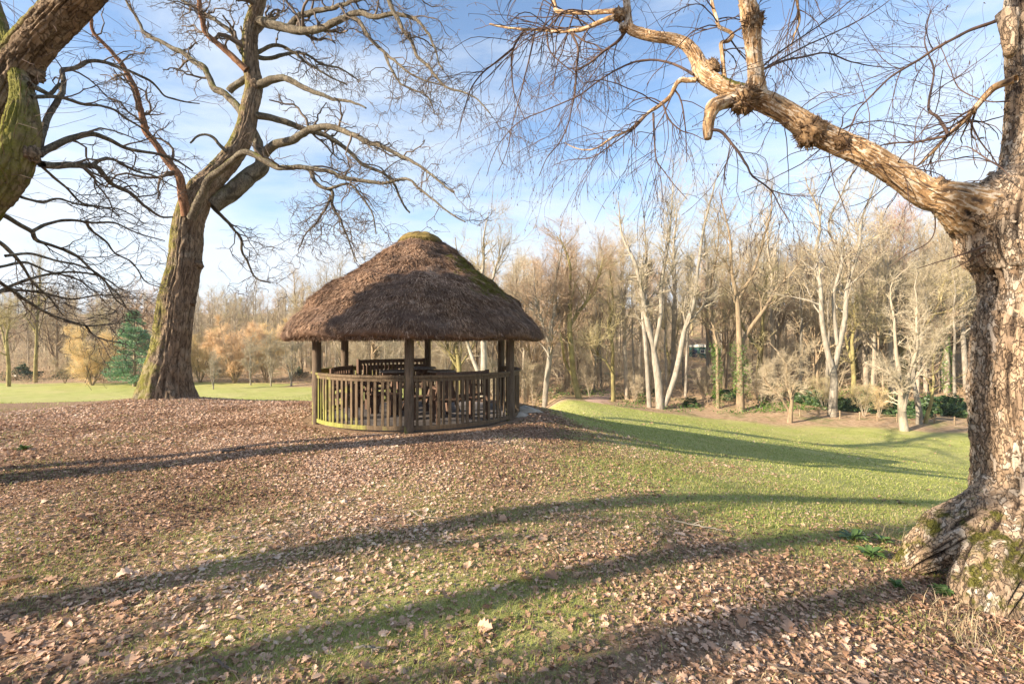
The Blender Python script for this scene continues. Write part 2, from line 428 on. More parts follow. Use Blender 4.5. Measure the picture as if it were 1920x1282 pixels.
def twig(name, a, b_, r=.3): return simple(name, a, b_, .8, .8, .15, None, 0, .01, r)
M['twig_tan'] = twig('tan_twigs', (.32, .255, .165), (.57, .475, .325))
M['twig_pale'] = twig('pale_twigs', (.33, .275, .185), (.56, .485, .35))
M['twig_olive'] = twig('olive_twigs', (.33, .27, .14), (.60, .51, .29))
M['twig_rust'] = twig('rusty_twigs', (.34, .23, .15), (.58, .42, .28))
M['twig_red'] = twig('reddish_twigs', (.22, .115, .085), (.40, .24, .17))
M['twig_yellow'] = twig('yellow_twigs', (.62, .46, .22), (.86, .68, .40), .15)
M['twig_orange'] = twig('orange_twigs', (.60, .40, .22), (.84, .61, .38), .15)
M['bramble'] = simple('bramble', (.34, .235, .14), (.66, .48, .30), .4, .85, .1, None, 0)

def leafy(name, stops, rough=.6, spec=.3, trans=.25):
    m, nt, b = mat(name, rough, spec)
    c = ramp(nt, attr(nt, 'rnd'), stops); setc(nt, b, c)
    if trans:
        tr = nt.nodes.new('ShaderNodeBsdfTranslucent'); nt.links.new(c, tr.inputs[0])
        ms = nt.nodes.new('ShaderNodeMixShader'); ms.inputs[0].default_value = trans
        nt.links.new(b.outputs[0], ms.inputs[1]); nt.links.new(tr.outputs[0], ms.inputs[2])
        nt.links.new(ms.outputs[0], nt.nodes['Material Output'].inputs[0])
    return m
M['leaf'] = leafy('dead_leaf', [(0, (.12, .065, .04)), (.2, (.29, .165, .095)), (.52, (.48, .295, .19)), (.85, (.65, .45, .315)), (1, (.71, .54, .40))], .7, .25, .15)
M['grass'] = leafy('grass_blade', [(0, (.14, .18, .03)), (.5, (.31, .35, .075)), (.8, (.46, .45, .15)), (1, (.58, .50, .26))], .55, .3, .3)
M['dry_grass'] = leafy('dry_grass', [(0, (.35, .26, .13)), (1, (.66, .54, .33))], .7, .2, .2)
M['ivy'] = leafy('ivy_leaf', [(0, (.03, .075, .01)), (.6, (.08, .17, .02)), (1, (.17, .27, .04))], .45, .45, .15)
M['holly'] = leafy('evergreen_leaf', [(0, (.025, .05, .02)), (.7, (.06, .11, .035)), (1, (.13, .17, .06))], .45, .4, .1)
M['conifer'] = leafy('blue_green_needle', [(0, (.12, .22, .13)), (.6, (.24, .40, .21)), (1, (.38, .52, .25))], .6, .3, .15)
M['plant'] = leafy('fresh_leaf', [(0, (.05, .10, .025)), (1, (.15, .24, .07))], .45, .45, .25)

# ground
m, nt, b = mat('ground_cover', .95, .08); M['ground'] = m
v = coord(nt, 'Object')
lf = attr(nt, 'rnd'); wd = attr(nt, 'aux')
n1 = noise(nt, 26, 8, .75, v, .5); n2 = noise(nt, 1.3, 6, .65, v); n3 = noise(nt, 90, 4, .7, v); n4 = noise(nt, .28, 4, .6, v)
soil = ramp(nt, n1, [(.3, (.10, .065, .04)), (.48, (.27, .175, .11)), (.6, (.46, .31, .20)), (.72, (.58, .42, .30))])
ng = math_(nt, 'ADD', math_(nt, 'MULTIPLY', n3, .6), math_(nt, 'MULTIPLY', n2, .4))
grass = ramp(nt, ng, [(.33, (.25, .28, .06)), (.5, (.41, .415, .13)), (.66, (.56, .52, .23))])
grass = mix(nt, ramp(nt, n4, [(.42, g3(0)), (.66, g3(.55))]), grass, (.50, .43, .20))
thr = math_(nt, 'ADD', lf, math_(nt, 'MULTIPLY', math_(nt, 'SUBTRACT', n1, .5), 1.1))
c = mix(nt, ramp(nt, thr, [(.38, g3(0)), (.58, g3(1))]), grass, soil)
wood = ramp(nt, noise(nt, 3.2, 8, .75, v), [(.3, (.20, .125, .075)), (.5, (.44, .30, .18)), (.7, (.62, .47, .32))])
wood = mix(nt, ramp(nt, noise(nt, .5, 5, .7, v), [(.52, g3(0)), (.64, g3(.7))]), wood, (.16, .19, .06))
c = mix(nt, wd, c, wood)
setc(nt, b, c); bump(nt, b, math_(nt, 'ADD', n1, n3), .8, .03)

m, nt, b = mat('trodden_path', .95, .08); M['path'] = m
v = coord(nt, 'Object'); n1 = noise(nt, 4, 8, .7, v)
setc(nt, b, ramp(nt, n1, [(.3, (.36, .23, .16)), (.65, (.64, .45, .35))])); bump(nt, b, n1, .6, .05)

# timber of the shelter: greyed brown wood with green algae on the weather side
def timber(name, dark, light, algae=.0, rough=.8):
    m, nt, b = mat(name, rough, .2)
    v = coord(nt, 'Object'); vs = coord(nt, 'Object', (9, 9, .9))
    n1 = noise(nt, 4, 8, .7, vs, .3); n2 = noise(nt, 3, 5, .6, v)
    c = ramp(nt, n1, [(.3, dark), (.7, light)])
    c = mix(nt, ramp(nt, math_(nt, 'ADD', attr(nt, 'aux'), math_(nt, 'MULTIPLY', math_(nt, 'SUBTRACT', n2, .5), 1.0)), [(.42, g3(0)), (.62, g3(.9))]), c,
            ramp(nt, n1, [(.3, (.15, .15, .03)), (.7, (.36, .35, .09))]))
    setc(nt, b, c); bump(nt, b, n1, .5, .01)
    return m
M['timber'] = timber('weathered_timber', (.06, .04, .027), (.19, .14, .095))
M['rail'] = timber('weathered_rail', (.06, .041, .025), (.20, .14, .085))
M['bench'] = timber('brown_bench_timber', (.075, .045, .032), (.21, .13, .09))
M['table'] = timber('greyed_table_timber', (.12, .105, .095), (.30, .27, .25))

m, nt, b = mat('thatch', .9, .12); M['thatch'] = m
v = coord(nt, 'Object')
n1 = noise(nt, 30, 6, .75, v, .6); n2 = noise(nt, 1.7, 5, .6, v); n3 = noise(nt, 6, 6, .7, v)
c = ramp(nt, math_(nt, 'ADD', math_(nt, 'MULTIPLY', n1, .35), math_(nt, 'MULTIPLY', attr(nt, 'rnd'), .65)), [(.2, (.05, .03, .02)), (.42, (.21, .125, .08)), (.6, (.46, .295, .19)), (.85, (.68, .48, .33))])
c = mix(nt, ramp(nt, n2, [(.44, g3(0)), (.60, g3(.6))]), c, (.075, .05, .04))
c = mix(nt, ramp(nt, noise(nt, 2.4, 6, .65, v, .8), [(.54, g3(0)), (.66, g3(.55))]), c, (.42, .30, .22))
c = mix(nt, ramp(nt, math_(nt, 'ADD', attr(nt, 'aux'), math_(nt, 'MULTIPLY', math_(nt, 'SUBTRACT', n3, .5), 1.3)), [(.5, g3(0)), (.62, g3(1))]), c,
        ramp(nt, n1, [(.3, (.10, .09, .018)), (.7, (.25, .215, .045))]))
setc(nt, b, c); bump(nt, b, n1, .8, .03)
M['cap'] = simple('mossy_ridge_cap', (.12, .085, .03), (.27, .20, .07), 9, .9, .1, None, .8, .03)
M['stone'] = simple('paving_stone', (.15, .13, .12), (.29, .26, .24), 6, .9, .15, None, .4, .01)
M['sunlit_slab'] = simple('sunlit_slab_edge', (.34, .29, .22), (.56, .49, .40), 8, .9, .1, None, .6, .03)

# ------------------------------------------------------------------ world, sun, camera
SUN_B, SUN_E = R(243), R(20)     # bearing of the sun clockwise from the view direction, elevation
w = bpy.data.worlds.new('World'); SC.world = w; w.use_nodes = True
nt = w.node_tree; nt.nodes.clear()
out = nt.nodes.new('ShaderNodeOutputWorld'); bg = nt.nodes.new('ShaderNodeBackground')
sky = nt.nodes.new('ShaderNodeTexSky'); sky.sky_type = 'NISHITA'; sky.sun_disc = False
sky.sun_elevation = SUN_E; sky.sun_rotation = SUN_B; sky.air_density = 1.0; sky.dust_density = .6; sky.ozone_density = 2.2
tc = nt.nodes.new('ShaderNodeTexCoord')
mp = nt.nodes.new('ShaderNodeMapping'); mp.inputs['Scale'].default_value = (1.5, 2.4, 6.5); mp.inputs['Rotation'].default_value = (.25, .12, .4)
nt.links.new(tc.outputs['Generated'], mp.inputs[0])
cn = noise(nt, 1.5, 9, .6, mp.outputs[0], .35)
sepz = nt.nodes.new('ShaderNodeSeparateXYZ'); nt.links.new(tc.outputs['Generated'], sepz.inputs[0])
low = ramp(nt, sepz.outputs[2], [(.0, g3(.42)), (.22, g3(.22)), (.55, g3(0.0))])     # cloud cover thickens towards the horizon
cov = math_(nt, 'ADD', cn, low)
cf = math_(nt, 'MULTIPLY', ramp(nt, cov, [(.45, g3(0)), (.80, g3(1))]), .93)
CLOUD = nt.nodes.new('ShaderNodeRGB'); CLOUD.outputs[0].default_value = (3.15, 3.45, 3.85, 1)
c = mix(nt, cf, sky.outputs[0], CLOUD.outputs[0])
nt.links.new(c, bg.inputs[0]); bg.inputs[1].default_value = .112
nt.links.new(bg.outputs[0], out.inputs[0])

sl = bpy.data.lights.new('sun', 'SUN'); sl.energy = 5.0; sl.angle = R(.55); sl.color = (1.0, .86, .68)
so = bpy.data.objects.new('sun', sl); COL.objects.link(so)
dirv = Vector((-math.sin(SUN_B) * math.cos(SUN_E), -math.cos(SUN_B) * math.cos(SUN_E), -math.sin(SUN_E)))
so.rotation_euler = dirv.to_track_quat('-Z', 'Y').to_euler(); so.location = (-20, -10, 20)

cam = bpy.data.cameras.new('camera'); co = bpy.data.objects.new('camera', cam); COL.objects.link(co)
cam.sensor_width = 36; cam.lens = 36 * F / 1920; cam.clip_start = .05; cam.clip_end = 2000
co.location = (0, 0, EYE); co.rotation_euler = (R(90), 0, 0); SC.camera = co
SC.view_settings.view_transform = 'Standard'; SC.view_settings.look = 'None'; SC.view_settings.gamma = 1
SC.view_settings.exposure = 1.45
SC.cycles.max_bounces = 6; SC.cycles.diffuse_bounces = 3; SC.cycles.transparent_max_bounces = 8
SC.cycles.use_denoising = True

# ------------------------------------------------------------------ ground
def leafmask(x, y):
    s = sstep(2.5, 12, .9 * x + .6 * y)
    n = fbm(np.stack([x * .8, y * .8, x * 0 + 2], -1), 3) * .5
    n2 = noise3(np.stack([x * .25, y * .25, x * 0 + 7], -1))
    l = .72 + .40 * n + .16 * n2 - .62 * s
    l = l - .22 * np.exp(-((x + .8) / 1.6) ** 2 - ((y - 3.6) / 1.2) ** 2) - .18 * np.exp(-((x - 2.2) / 2.2) ** 2 - ((y - 6.0) / 1.6) ** 2)
    rg = np.hypot(x - GX, y - GY)
    l = l + .5 * np.exp(-((rg - 2.9) / .7) ** 2) * (1 - .6 * sstep(0, 2, x)) + .5 * np.exp(-(((x + 9.6) / 2.6) ** 2 + ((y - 12.6) / 1.6) ** 2))
    l = l + .3 * np.exp(-(((x - 4.3) / 1.5) ** 2 + ((y - 3.3) / 1.2) ** 2))
    l = l - .9 * sstep(13.3, 15.0, y + .15 * np.minimum(x + 9, 0) * 0)
    return np.clip(l - .17 + .24 * (1 - sstep(-2, 3, x)) + .12 * sstep(1, 3, x) * (1 - sstep(3.2, 4.6, y)), .02, 1)
def woodmask(x, y):
    foot = np.where(x > 0, 40.3 - .25 * x, np.where(x > -22, 45, 49))
    e = 1.2 * noise3(np.stack([x * .3, y * .3, x * 0], -1))
    return sstep(-.6, 1.2, y - foot + e)
def axis(lo, hi, c, a, n):
    u = np.linspace(np.arcsinh((lo - c) / a), np.arcsinh((hi - c) / a), n); return c + a * np.sinh(u)
xs = axis(-420, 420, 0, 5, 520); ys = axis(-60, 600, 5.5, 5, 520)
X, Y = np.meshgrid(xs, ys)
Z = height(X, Y)
g = MB(); nx, ny = len(xs), len(ys)
i = np.arange(ny - 1)[:, None] * nx; j = np.arange(nx - 1)[None]
LM = leafmask(X, Y); WM = woodmask(X, Y)
g.add(np.stack([X, Y, Z], -1).reshape(-1, 3), np.stack([i + j, i + j + 1, i + nx + j + 1, i + nx + j], -1).reshape(-1, 4), attr=LM.ravel(), attr2=WM.ravel())
tag(obj('ground', g, M['ground']), kind='structure')

# path up the wooded bank
pc = [stand(1126, 41.5), ground_at(1120, 757, 41.8), ground_at(1126, 744, 30), ground_at(1140, 734, 30), ground_at(1152, 726, 30)]
pc = resample(np.array([[*p, wd] for p, wd in zip(pc, (1.2, 1.0, .8, .65, .4))]), 60)
pm = MB(); rows = []
tn = nrm(np.gradient(pc[:, :2], axis=0)); nn_ = np.stack([-tn[:, 1], tn[:, 0]], 1)
for k in np.linspace(-1, 1, 9):
    q = pc[:, :2] + nn_ * (pc[:, 3:4] * k * (1 + .2 * noise3(np.stack([np.arange(60) * .3, np.full(60, k * .2), np.zeros(60)], 1))[:, None]))
    rows.append(np.c_[q, height(q[:, 0], q[:, 1]) + .05 - .05 * k * k])
v = np.stack(rows, 1); i = np.arange(59)[:, None] * 9; j = np.arange(8)[None]
pm.add(v.reshape(-1, 3), np.stack([i + j, i + j + 1, i + 10 + j, i + 9 + j], -1).reshape(-1, 4))
tag(obj('path', pm, M['path']), kind='structure')

# ------------------------------------------------------------------ fallen leaves, grass
BASES = [(-9.6, 13.0, .75), (4.42, 4.0, .5), (-6.56, 5.2, .4)]
def scatter(g, n_per_m2, r0, r1, mask, half=R(66), ylim=None):
    area = half * (r1 * r1 - r0 * r0); n = int(area * n_per_m2)
    r = np.sqrt(r0 * r0 + (r1 * r1 - r0 * r0) * g.random(n)); a = (g.random(n) * 2 - 1) * half
    x, y = r * np.sin(a), r * np.cos(a)
    k = g.random(n) < mask(x, y)
    k &= np.hypot(x - GX, y - GY) > 2.42
    for bx, by, br in BASES: k &= np.hypot(x - bx, y - by) > br * .8
    return x[k], y[k]
def gnormal(x, y, e=.05):
    dx = (height(x + e, y) - height(x - e, y)) / (2 * e); dy = (height(x, y + e) - height(x, y - e)) / (2 * e)
    return nrm(np.stack([-dx, -dy, np.ones_like(x)], -1))
OAKLEAF = np.array([.0, .10, .24, .15, .34, .20, .36, .18, .22, .0])
def leaves(mb, g, x, y, size, prof, lift=.02):
    n = len(x); m = len(prof)
    nv = nrm(gnormal(x, y) + g.normal(size=(n, 3)) * .23)
    rd = g.normal(size=(n, 3)); t = nrm(rd - (rd * nv).sum(-1, keepdims=True) * nv); s = np.cross(nv, t)
    L = size * (.45 + .6 * g.random(n) + 1.1 * g.random(n) ** 4); wd = .8 + .5 * g.random(n)
    u = np.linspace(0, 1, m); curl = g.normal(0, .35, n); fold = .1 + .35 * g.random(n); tw = g.normal(0, .3, n)
    z0 = height(x, y) + lift * (.15 + g.random(n)) 
    c = np.stack([x, y, z0], -1)
    mid = c[:, None] + t[:, None] * ((u - .5)[None, :, None] * L[:, None, None]) + nv[:, None] * ((curl[:, None] * ((u - .5) ** 2 * 4 - .5)[None]) * L[:, None] * .5)[..., None]
    wv = prof[None] * L[:, None] * wd[:, None]
    sides = [mid + sg * s[:, None] * wv[..., None] + nv[:, None] * (wv * (fold[:, None] + sg * tw[:, None] * (u - .5)[None]))[..., None] for sg in (-1, 1)]
    allv = np.stack([sides[0], mid, sides[1]], 2)          # n,m,3,3
    b_ = (np.arange(n) * m * 3)[:, None, None]; i = np.arange(m - 1)[None, :, None] * 3; j = np.arange(2)[None, None]
    q = np.stack([b_ + i + j, b_ + i + j + 1, b_ + i + j + 4, b_ + i + j + 3], -1).reshape(-1, 4)
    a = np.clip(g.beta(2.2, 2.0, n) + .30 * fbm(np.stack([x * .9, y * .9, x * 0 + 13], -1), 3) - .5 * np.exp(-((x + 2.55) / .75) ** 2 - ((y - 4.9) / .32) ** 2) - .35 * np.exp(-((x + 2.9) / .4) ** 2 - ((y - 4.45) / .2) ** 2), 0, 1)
    mb.add(allv.reshape(-1, 3), q, attr=np.repeat(a, m * 3))
g = rng(11); lm = MB()
lk = lambda k, o: (lambda x, y: np.clip(leafmask(x, y) * k - o, 0, 1))
x, y = scatter(g, 1250, 1.2, 4.6, lk(1.2, .14)); leaves(lm, g, x, y, .036, OAKLEAF, .018)
x, y = scatter(g, 9, 1.2, 6, lk(1.0, 0)); leaves(lm, g, x, y, .085, OAKLEAF, .025)
x, y = scatter(g, 1200, 1.2, 5.5, lk(.8, -.15)); leaves(lm, g, x, y, .020, np.array([.02, .4, .02]), .012)
x, y = scatter(g, 1300, 4.6, 9.0, lk(1.2, .12)); leaves(lm, g, x, y, .033, np.array([0, .22, .34, .2, 0]), .02)
x, y = scatter(g, 900, 5.5, 9.0, lk(.8, -.15)); leaves(lm, g, x, y, .024, np.array([.02, .4, .02]), .012)
x, y = scatter(g, 800, 9.0, 16, lk(1.25, .12)); leaves(lm, g, x, y, .047, np.array([.02, .34, .02]), .02)
x, y = scatter(g, 1.6, 16, 42, lambda x, y: (height(x, y) > -6) * .7 * (x > 0)); leaves(lm, g, x, y, .09, np.array([.02, .34, .02]), .03)
tag(obj('fallen_leaves', lm, M['leaf'], smooth=False), 'dry brown oak leaves lying over the mown grass', 'leaves', kind='stuff')

def blades(mb, g, x, y, h, w, clump=True):
    n = len(x); a = g.random(n) * 2 * np.pi; L = h * (.4 + .9 * g.random(n))
    z0 = height(x, y) - .004; lean = (.3 + 1.3 * g.random(n)) * L
    d = np.stack([np.cos(a), np.sin(a)], -1); pz = np.stack([-d[:, 1], d[:, 0]], -1)
    c = np.stack([x, y, z0], -1); ww = w * (.6 + .8 * g.random(n))
    v = np.empty((n, 5, 3))
    def at(s, sx): 
        o = c.copy(); o[:, :2] += d * (lean * s * s)[:, None] + pz * (sx * ww * .5)[:, None]; o[:, 2] += L * (s - .25 * s * s * (lean / L)); return o
    v[:, 0], v[:, 1], v[:, 2], v[:, 3], v[:, 4] = at(0, -1), at(0, 1), at(.55, .8), at(.55, -.8), at(1, 0)
    b_ = np.arange(n)[:, None] * 5
    mb.add(v.reshape(-1, 3), b_ + np.array([[0, 1, 2, 3]]), b_ + np.array([[3, 2, 4]]), attr=np.repeat(np.clip(g.normal(.5, .24, n), 0, 1), 5))
def gmask(k):
    def f(x, y):
        n = fbm(np.stack([x * 1.6, y * 1.6, x * 0 + 4], -1), 3)
        return np.clip((1 - leafmask(x, y)) * 1.0 + k * n, .03, 1) * (1 - woodmask(x, y))
    return f
g = rng(21); gm = MB()
x, y = scatter(g, 4200, 1.2, 5.0, gmask(.5)); blades(gm, g, x, y, .045, .0032)
x, y = scatter(g, 1700, 5.0, 10, gmask(.45)); blades(gm, g, x, y, .045, .0055)
x, y = scatter(g, 520, 10, 18, gmask(.3)); blades(gm, g, x, y, .045, .010)
x, y = scatter(g, 90, 18, 42, gmask(.2)); blades(gm, g, x, y, .05, .022)
sg = MB()
x, y = scatter(g, 1500, 1.2, 5.0, lambda x, y: .35 + 0 * x); blades(sg, g, x, y, .036, .003)
x, y = scatter(g, 700, 5.0, 10, lambda x, y: .35 + 0 * x); blades(sg, g, x, y, .036, .0045)
x, y = scatter(g, 240, 10, 16, lambda x, y: .35 + 0 * x); blades(sg, g, x, y, .036, .008)
tag(obj('dead_grass', sg, M['dry_grass'], smooth=False), 'bleached dead grass blades among the fallen leaves', 'grass', kind='stuff')
tag(obj('grass', gm, M['grass'], smooth=False), 'short winter grass growing through the fallen leaves', 'grass', kind='stuff')

# ------------------------------------------------------------------ thatched shelter
GR, TH = 2.2, R(-90 + 6)
GZ = 0.0
shel = thing('thatched_shelter', 'round open-sided thatched shelter with slatted timber railing on leafy mound', 'shelter', (GX, GY, GZ))
def pol(r, a, z=0.0): return np.array([GX + r * math.cos(a), GY + r * math.sin(a), GZ + z])
sun2 = np.array([math.sin(SUN_B), math.cos(SUN_B)])
for k in range(6):
    a = TH + k * math.pi / 3; b_ = MB(); p0 = pol(GR, a)
    def alg(vert, dv, S): return np.clip(.15 + .45 * (-dv[..., 0]) + .75 * np.exp(-S / .25), 0, 1) * .62
    bark_tube(b_, [[*p0[:2], -.12, .088], [*p0[:2], .6, .086], [*p0[:2], 1.3, .084], [*p0[:2], 2.06, .082]], 60, 20, .003, (1.5, .15), .015, seed=k, moss=alg)
    obj('post', b_, M['timber'], shel)
def arc_bar(mb, r, a0, a1, z, w, h, n=18, aux=.0):
    an = np.linspace(a0, a1, n); v = []
    for t in an: v += [pol(r - w / 2, t, z - h / 2), pol(r + w / 2, t, z - h / 2), pol(r + w / 2, t, z + h / 2), pol(r - w / 2, t, z + h / 2)]
    i = np.arange(n - 1)[:, None] * 4; j = np.arange(4)[None]; j2 = (j + 1) % 4
    q = np.stack([i + j, i + 4 + j, i + 4 + j2, i + j2], -1).reshape(-1, 4).tolist() + [[0, 1, 2, 3], [4 * n - 1, 4 * n - 2, 4 * n - 3, 4 * n - 4]]
    ax = np.repeat(aux if np.ndim(aux) else np.full(n, aux), 4)
    mb.add(np.array(v), q, attr2=ax)
for k in (5, 0, 1, 3, 4):           # five railed bays; the bay facing away on the right side is the way in
    a0 = TH + k * math.pi / 3 + .035; a1 = TH + (k + 1) * math.pi / 3 - .035
    west = np.clip(-np.cos(np.linspace(a0, a1, 18)) * .6 - np.sin(np.linspace(a0, a1, 18)) * .0 + .1, 0, .8)
    rb = MB(); arc_bar(rb, GR, a0, a1, .985, .095, .045, aux=west * .75); arc_bar(rb, GR, a0, a1, .93, .04, .065, aux=west * .8)
    obj('handrail', rb, M['rail'], shel, smooth=False, bevel=.004)
    rb = MB(); arc_bar(rb, GR, a0, a1, .075, .05, .075, aux=west + .25)
    obj('bottom_rail', rb, M['rail'], shel, smooth=False, bevel=.004)
    for q in range(18):
        a = a0 + (a1 - a0) * (q + .5) / 18; b_ = MB()
        gq = rng(k * 40 + q); da = gq.normal(0, .006)
        aw = max(0, -math.cos(a) * .62)
        b_.box(pol(GR, a + da, .505), (.025, .048 + gq.random() * .008, .80), a + gq.normal(0, .10))
        b_.b[-1] = np.clip(aw + np.where(b_.v[-1][:, 2] < .4, .22, 0), 0, 1)
        obj('baluster', b_, M['rail'], shel, smooth=False, bevel=.003)
# paved floor
fb = MB(); n = 48; an = np.linspace(0, 2 * np.pi, n, endpoint=False)
ringv = lambda r, z: np.array([pol(r, t, z) for t in an])
fb.add(np.vstack([ringv(2.14, -.1), ringv(2.14, .03), [pol(0, 0, .032)]]), [[q, (q + 1) % n, n + (q + 1) % n, n + q] for q in range(n)], [[n + q, n + (q + 1) % n, 2 * n] for q in range(n)])
obj('paved_floor', fb, M['stone'], shel, smooth=False)
# thatch
prof = np.array([[.965, 1.0]]) * np.array([[.0, 3.99], [.30, 3.95], [.56, 3.78], [1.02, 3.43], [1.55, 3.06], [1.95, 2.72], [2.36, 2.36], [2.66, 2.06], [2.86, 1.82], [2.90, 1.72], [2.84, 1.655], [2.70, 1.68], [2.3, 1.93], [1.5, 2.55], [.7, 3.1], [.05, 3.4]])
def roof_r(r, a): return r * (1 + .035 * np.cos(6 * (a - TH)) * np.clip(r / 2.9, 0, 1) - .008)
pr = resample(np.c_[prof[:, :1], np.zeros(len(prof)), prof[:, 1:], np.zeros(len(prof))], 130); pr = np.c_[pr[:, 0], pr[:, 2]]; cs = lambda r: .028 * ((((2.8 - r) / .50) % 1.0) - .5) * sstep(.5, .9, r) * (1 - sstep(2.7, 2.85, r))   # courses of reed, each lapping the next
nseg = 160; an = np.arange(nseg) * 2 * np.pi / nseg
rr_ = pr[:, 0][:, None]; Rr = roof_r(rr_, an[None])
vx = np.stack([Rr * np.cos(an)[None], Rr * np.sin(an)[None], np.repeat(pr[:, 1][:, None], nseg, 1)], -1)
d1 = fbm(vx * np.array([1.2, 1.2, 1.6]) + 3, 4) * .095 + fbm(vx * 6 + 9, 3) * .022
top = np.clip((pr[:, 1] - 3.7) / .3, 0, 1)[:, None]
nv = nrm(np.stack([np.cos(an)[None] * np.ones_like(rr_), np.sin(an)[None] * np.ones_like(rr_), .9 * np.ones((len(pr), nseg))], -1))
vx = vx + nv * (d1 * (1 - top * .8))[..., None]; ups = np.arange(len(pr)) < 80; vx[ups] += nv[ups] * (-cs(pr[ups, 0]))[:, None, None]
# moss on the north-east shoulder, seen to the right of the ridge
def roofmoss(v):
    a = np.arctan2(v[..., 1], v[..., 0]); da = np.angle(np.exp(1j * (a - R(-28)))) 
    return .60 * np.exp(-(da / .62) ** 2) * sstep(2.0, 2.7, v[..., 2]) * (1 - sstep(3.35, 3.75, v[..., 2])) + .05
i = np.arange(len(pr) - 1)[:, None] * nseg; j = np.arange(nseg)[None]; j2 = (j + 1) % nseg
tb = MB(); tb.add(vx.reshape(-1, 3) + np.array([GX, GY, GZ]), np.stack([i + j, i + nseg + j, i + nseg + j2, i + j2], -1).reshape(-1, 4), attr=.35, attr2=roofmoss(vx).reshape(-1))
g = rng(5)
ns = 60000      # reed ends lying down the slope
u = np.sqrt(g.random(ns)) * .985 + .02; a = g.random(ns) * 2 * np.pi
rq = .35 + u * 2.42
zq = np.interp(rq, prof[:10, 0], prof[:10, 1]); slope = np.interp(rq + .03, prof[:10, 0], prof[:10, 1]) - zq
rq2 = roof_r(rq, a)
p0 = np.stack([rq2 * np.cos(a), rq2 * np.sin(a), zq], -1)
nr = nrm(np.stack([np.cos(a), np.sin(a), np.full(ns, .9)], -1))
dd = fbm(p0 * np.array([1.2, 1.2, 1.6]) + 3, 4) * .095 + fbm(p0 * 6 + 9, 3) * .022
p0 = p0 + nr * (dd + .004 - cs(rq))[:, None]
dn = nrm(np.stack([np.cos(a) * .03, np.sin(a) * .03, slope], -1))
rnd = g.normal(size=(ns, 3)); dn = nrm(dn + rnd * .2); L = .05 + .08 * g.random(ns)
p1 = p0 + dn * L[:, None] * .55 + nr * .012 * g.random(ns)[:, None]; p2 = p0 + dn * L[:, None] + nr * (.004 + .03 * g.random(ns) ** 2)[:, None]
ww = np.cross(dn, nr) * (.0035 + .004 * g.random(ns))[:, None]
vv = np.stack([p0 - ww, p0 + ww, p1 + ww, p1 - ww, p2 + ww * .4, p2 - ww * .4], 1) + np.array([GX, GY, GZ])
b_ = np.arange(ns)[:, None, None] * 6
pa = np.clip(g.beta(2, 2, ns), 0, 1)
tb.add(vv.reshape(-1, 3), (b_ + np.array([[[0, 1, 2, 3], [3, 2, 4, 5]]])).reshape(-1, 4), attr=np.repeat(pa, 6), attr2=np.repeat(roofmoss(p0), 6))
ns = 16000       # ragged eave fringe
a = g.random(ns) * 2 * np.pi; r0 = 2.8 - .27 * g.random(ns) ** 1.5
rq2 = roof_r(r0, a); z0 = 1.66 + .10 * g.random(ns) + .2 * (r0 > 2.72) * g.random(ns); rq2 = rq2 + .02 * (r0 > 2.72)
p0 = np.stack([rq2 * np.cos(a), rq2 * np.sin(a), z0], -1)
dn = nrm(np.stack([np.cos(a) * .35, np.sin(a) * .35, np.full(ns, -.8)], -1) + g.normal(size=(ns, 3)) * .22); L = .03 + .055 * g.random(ns)
sd = np.stack([-np.sin(a), np.cos(a), a * 0], -1) * .005; p2 = p0 + dn * L[:, None]
vv = np.stack([p0 - sd, p0 + sd, p2 + sd * .4, p2 - sd * .4], 1) + np.array([GX, GY, GZ])
tb.add(vv.reshape(-1, 3), np.arange(ns * 4).reshape(-1, 4), attr=np.repeat(np.clip(g.beta(2, 3, ns), 0, 1), 4), attr2=.0)
obj('thatch', tb, M['thatch'], shel)
# ridge cap
cb = MB(); prof[:, 1] = np.where(prof[:, 1] > 1.8, 1.8 + (prof[:, 1] - 1.8) * .965, prof[:, 1]) if False else prof[:, 1]
cp = np.array([[.0, 4.045], [.14, 4.04], [.28, 4.005], [.40, 3.94], [.475, 3.865], [.49, 3.81], [.43, 3.79]]); n = 72; an = np.arange(n) * 2 * np.pi / n
cv = np.array([[GX + r * math.cos(t) * (1 + .03 * math.sin(5 * t)), GY + r * math.sin(t) * (1 + .03 * math.sin(5 * t)), z + .012 * math.sin(7 * t + 3 * r)] for r, z in cp for t in an])
cb.add(cv, [[q * n + s, (q + 1) * n + s, (q + 1) * n + (s + 1) % n, q * n + (s + 1) % n] for q in range(len(cp) - 1) for s in range(n)])
g = rng(6); ns = 700; a = g.random(ns) * 2 * np.pi; p0 = np.stack([GX + .47 * np.cos(a), GY + .47 * np.sin(a), 3.83 + .04 * g.random(ns)], -1)
p1 = p0 + np.stack([np.cos(a) * .07, np.sin(a) * .07, -.07 - .05 * g.random(ns)], -1) + g.normal(size=(ns, 3)) * .02
sd = np.stack([-np.sin(a), np.cos(a), a * 0], -1) * .006
cb.add(np.stack([p0 - sd, p0 + sd, p1 + sd * .3, p1 - sd * .3], 1).reshape(-1, 3), np.arange(ns * 4).reshape(-1, 4))
obj('ridge_cap', cb, M['cap'], shel)
# rafters under the thatch
for k in range(6):
    a = TH + k * math.pi / 3; b_ = MB()
    q = np.array([[*pol(2.55, a, 1.74), .045], [*pol(1.2, a, 2.62), .045], [*pol(.1, a, 3.32), .04]]); c_ = resample(q, 8)
    tubes(b_, c_[None, :, :3], c_[None, :, 3], 8); obj('rafter', b_, M['timber'], shel)
rb = MB(); arc_bar(rb, GR, 0, 2 * np.pi - 1e-3, 2.0, .09, .10, 72); obj('ring_beam', rb, M['timber'], shel, smooth=False)

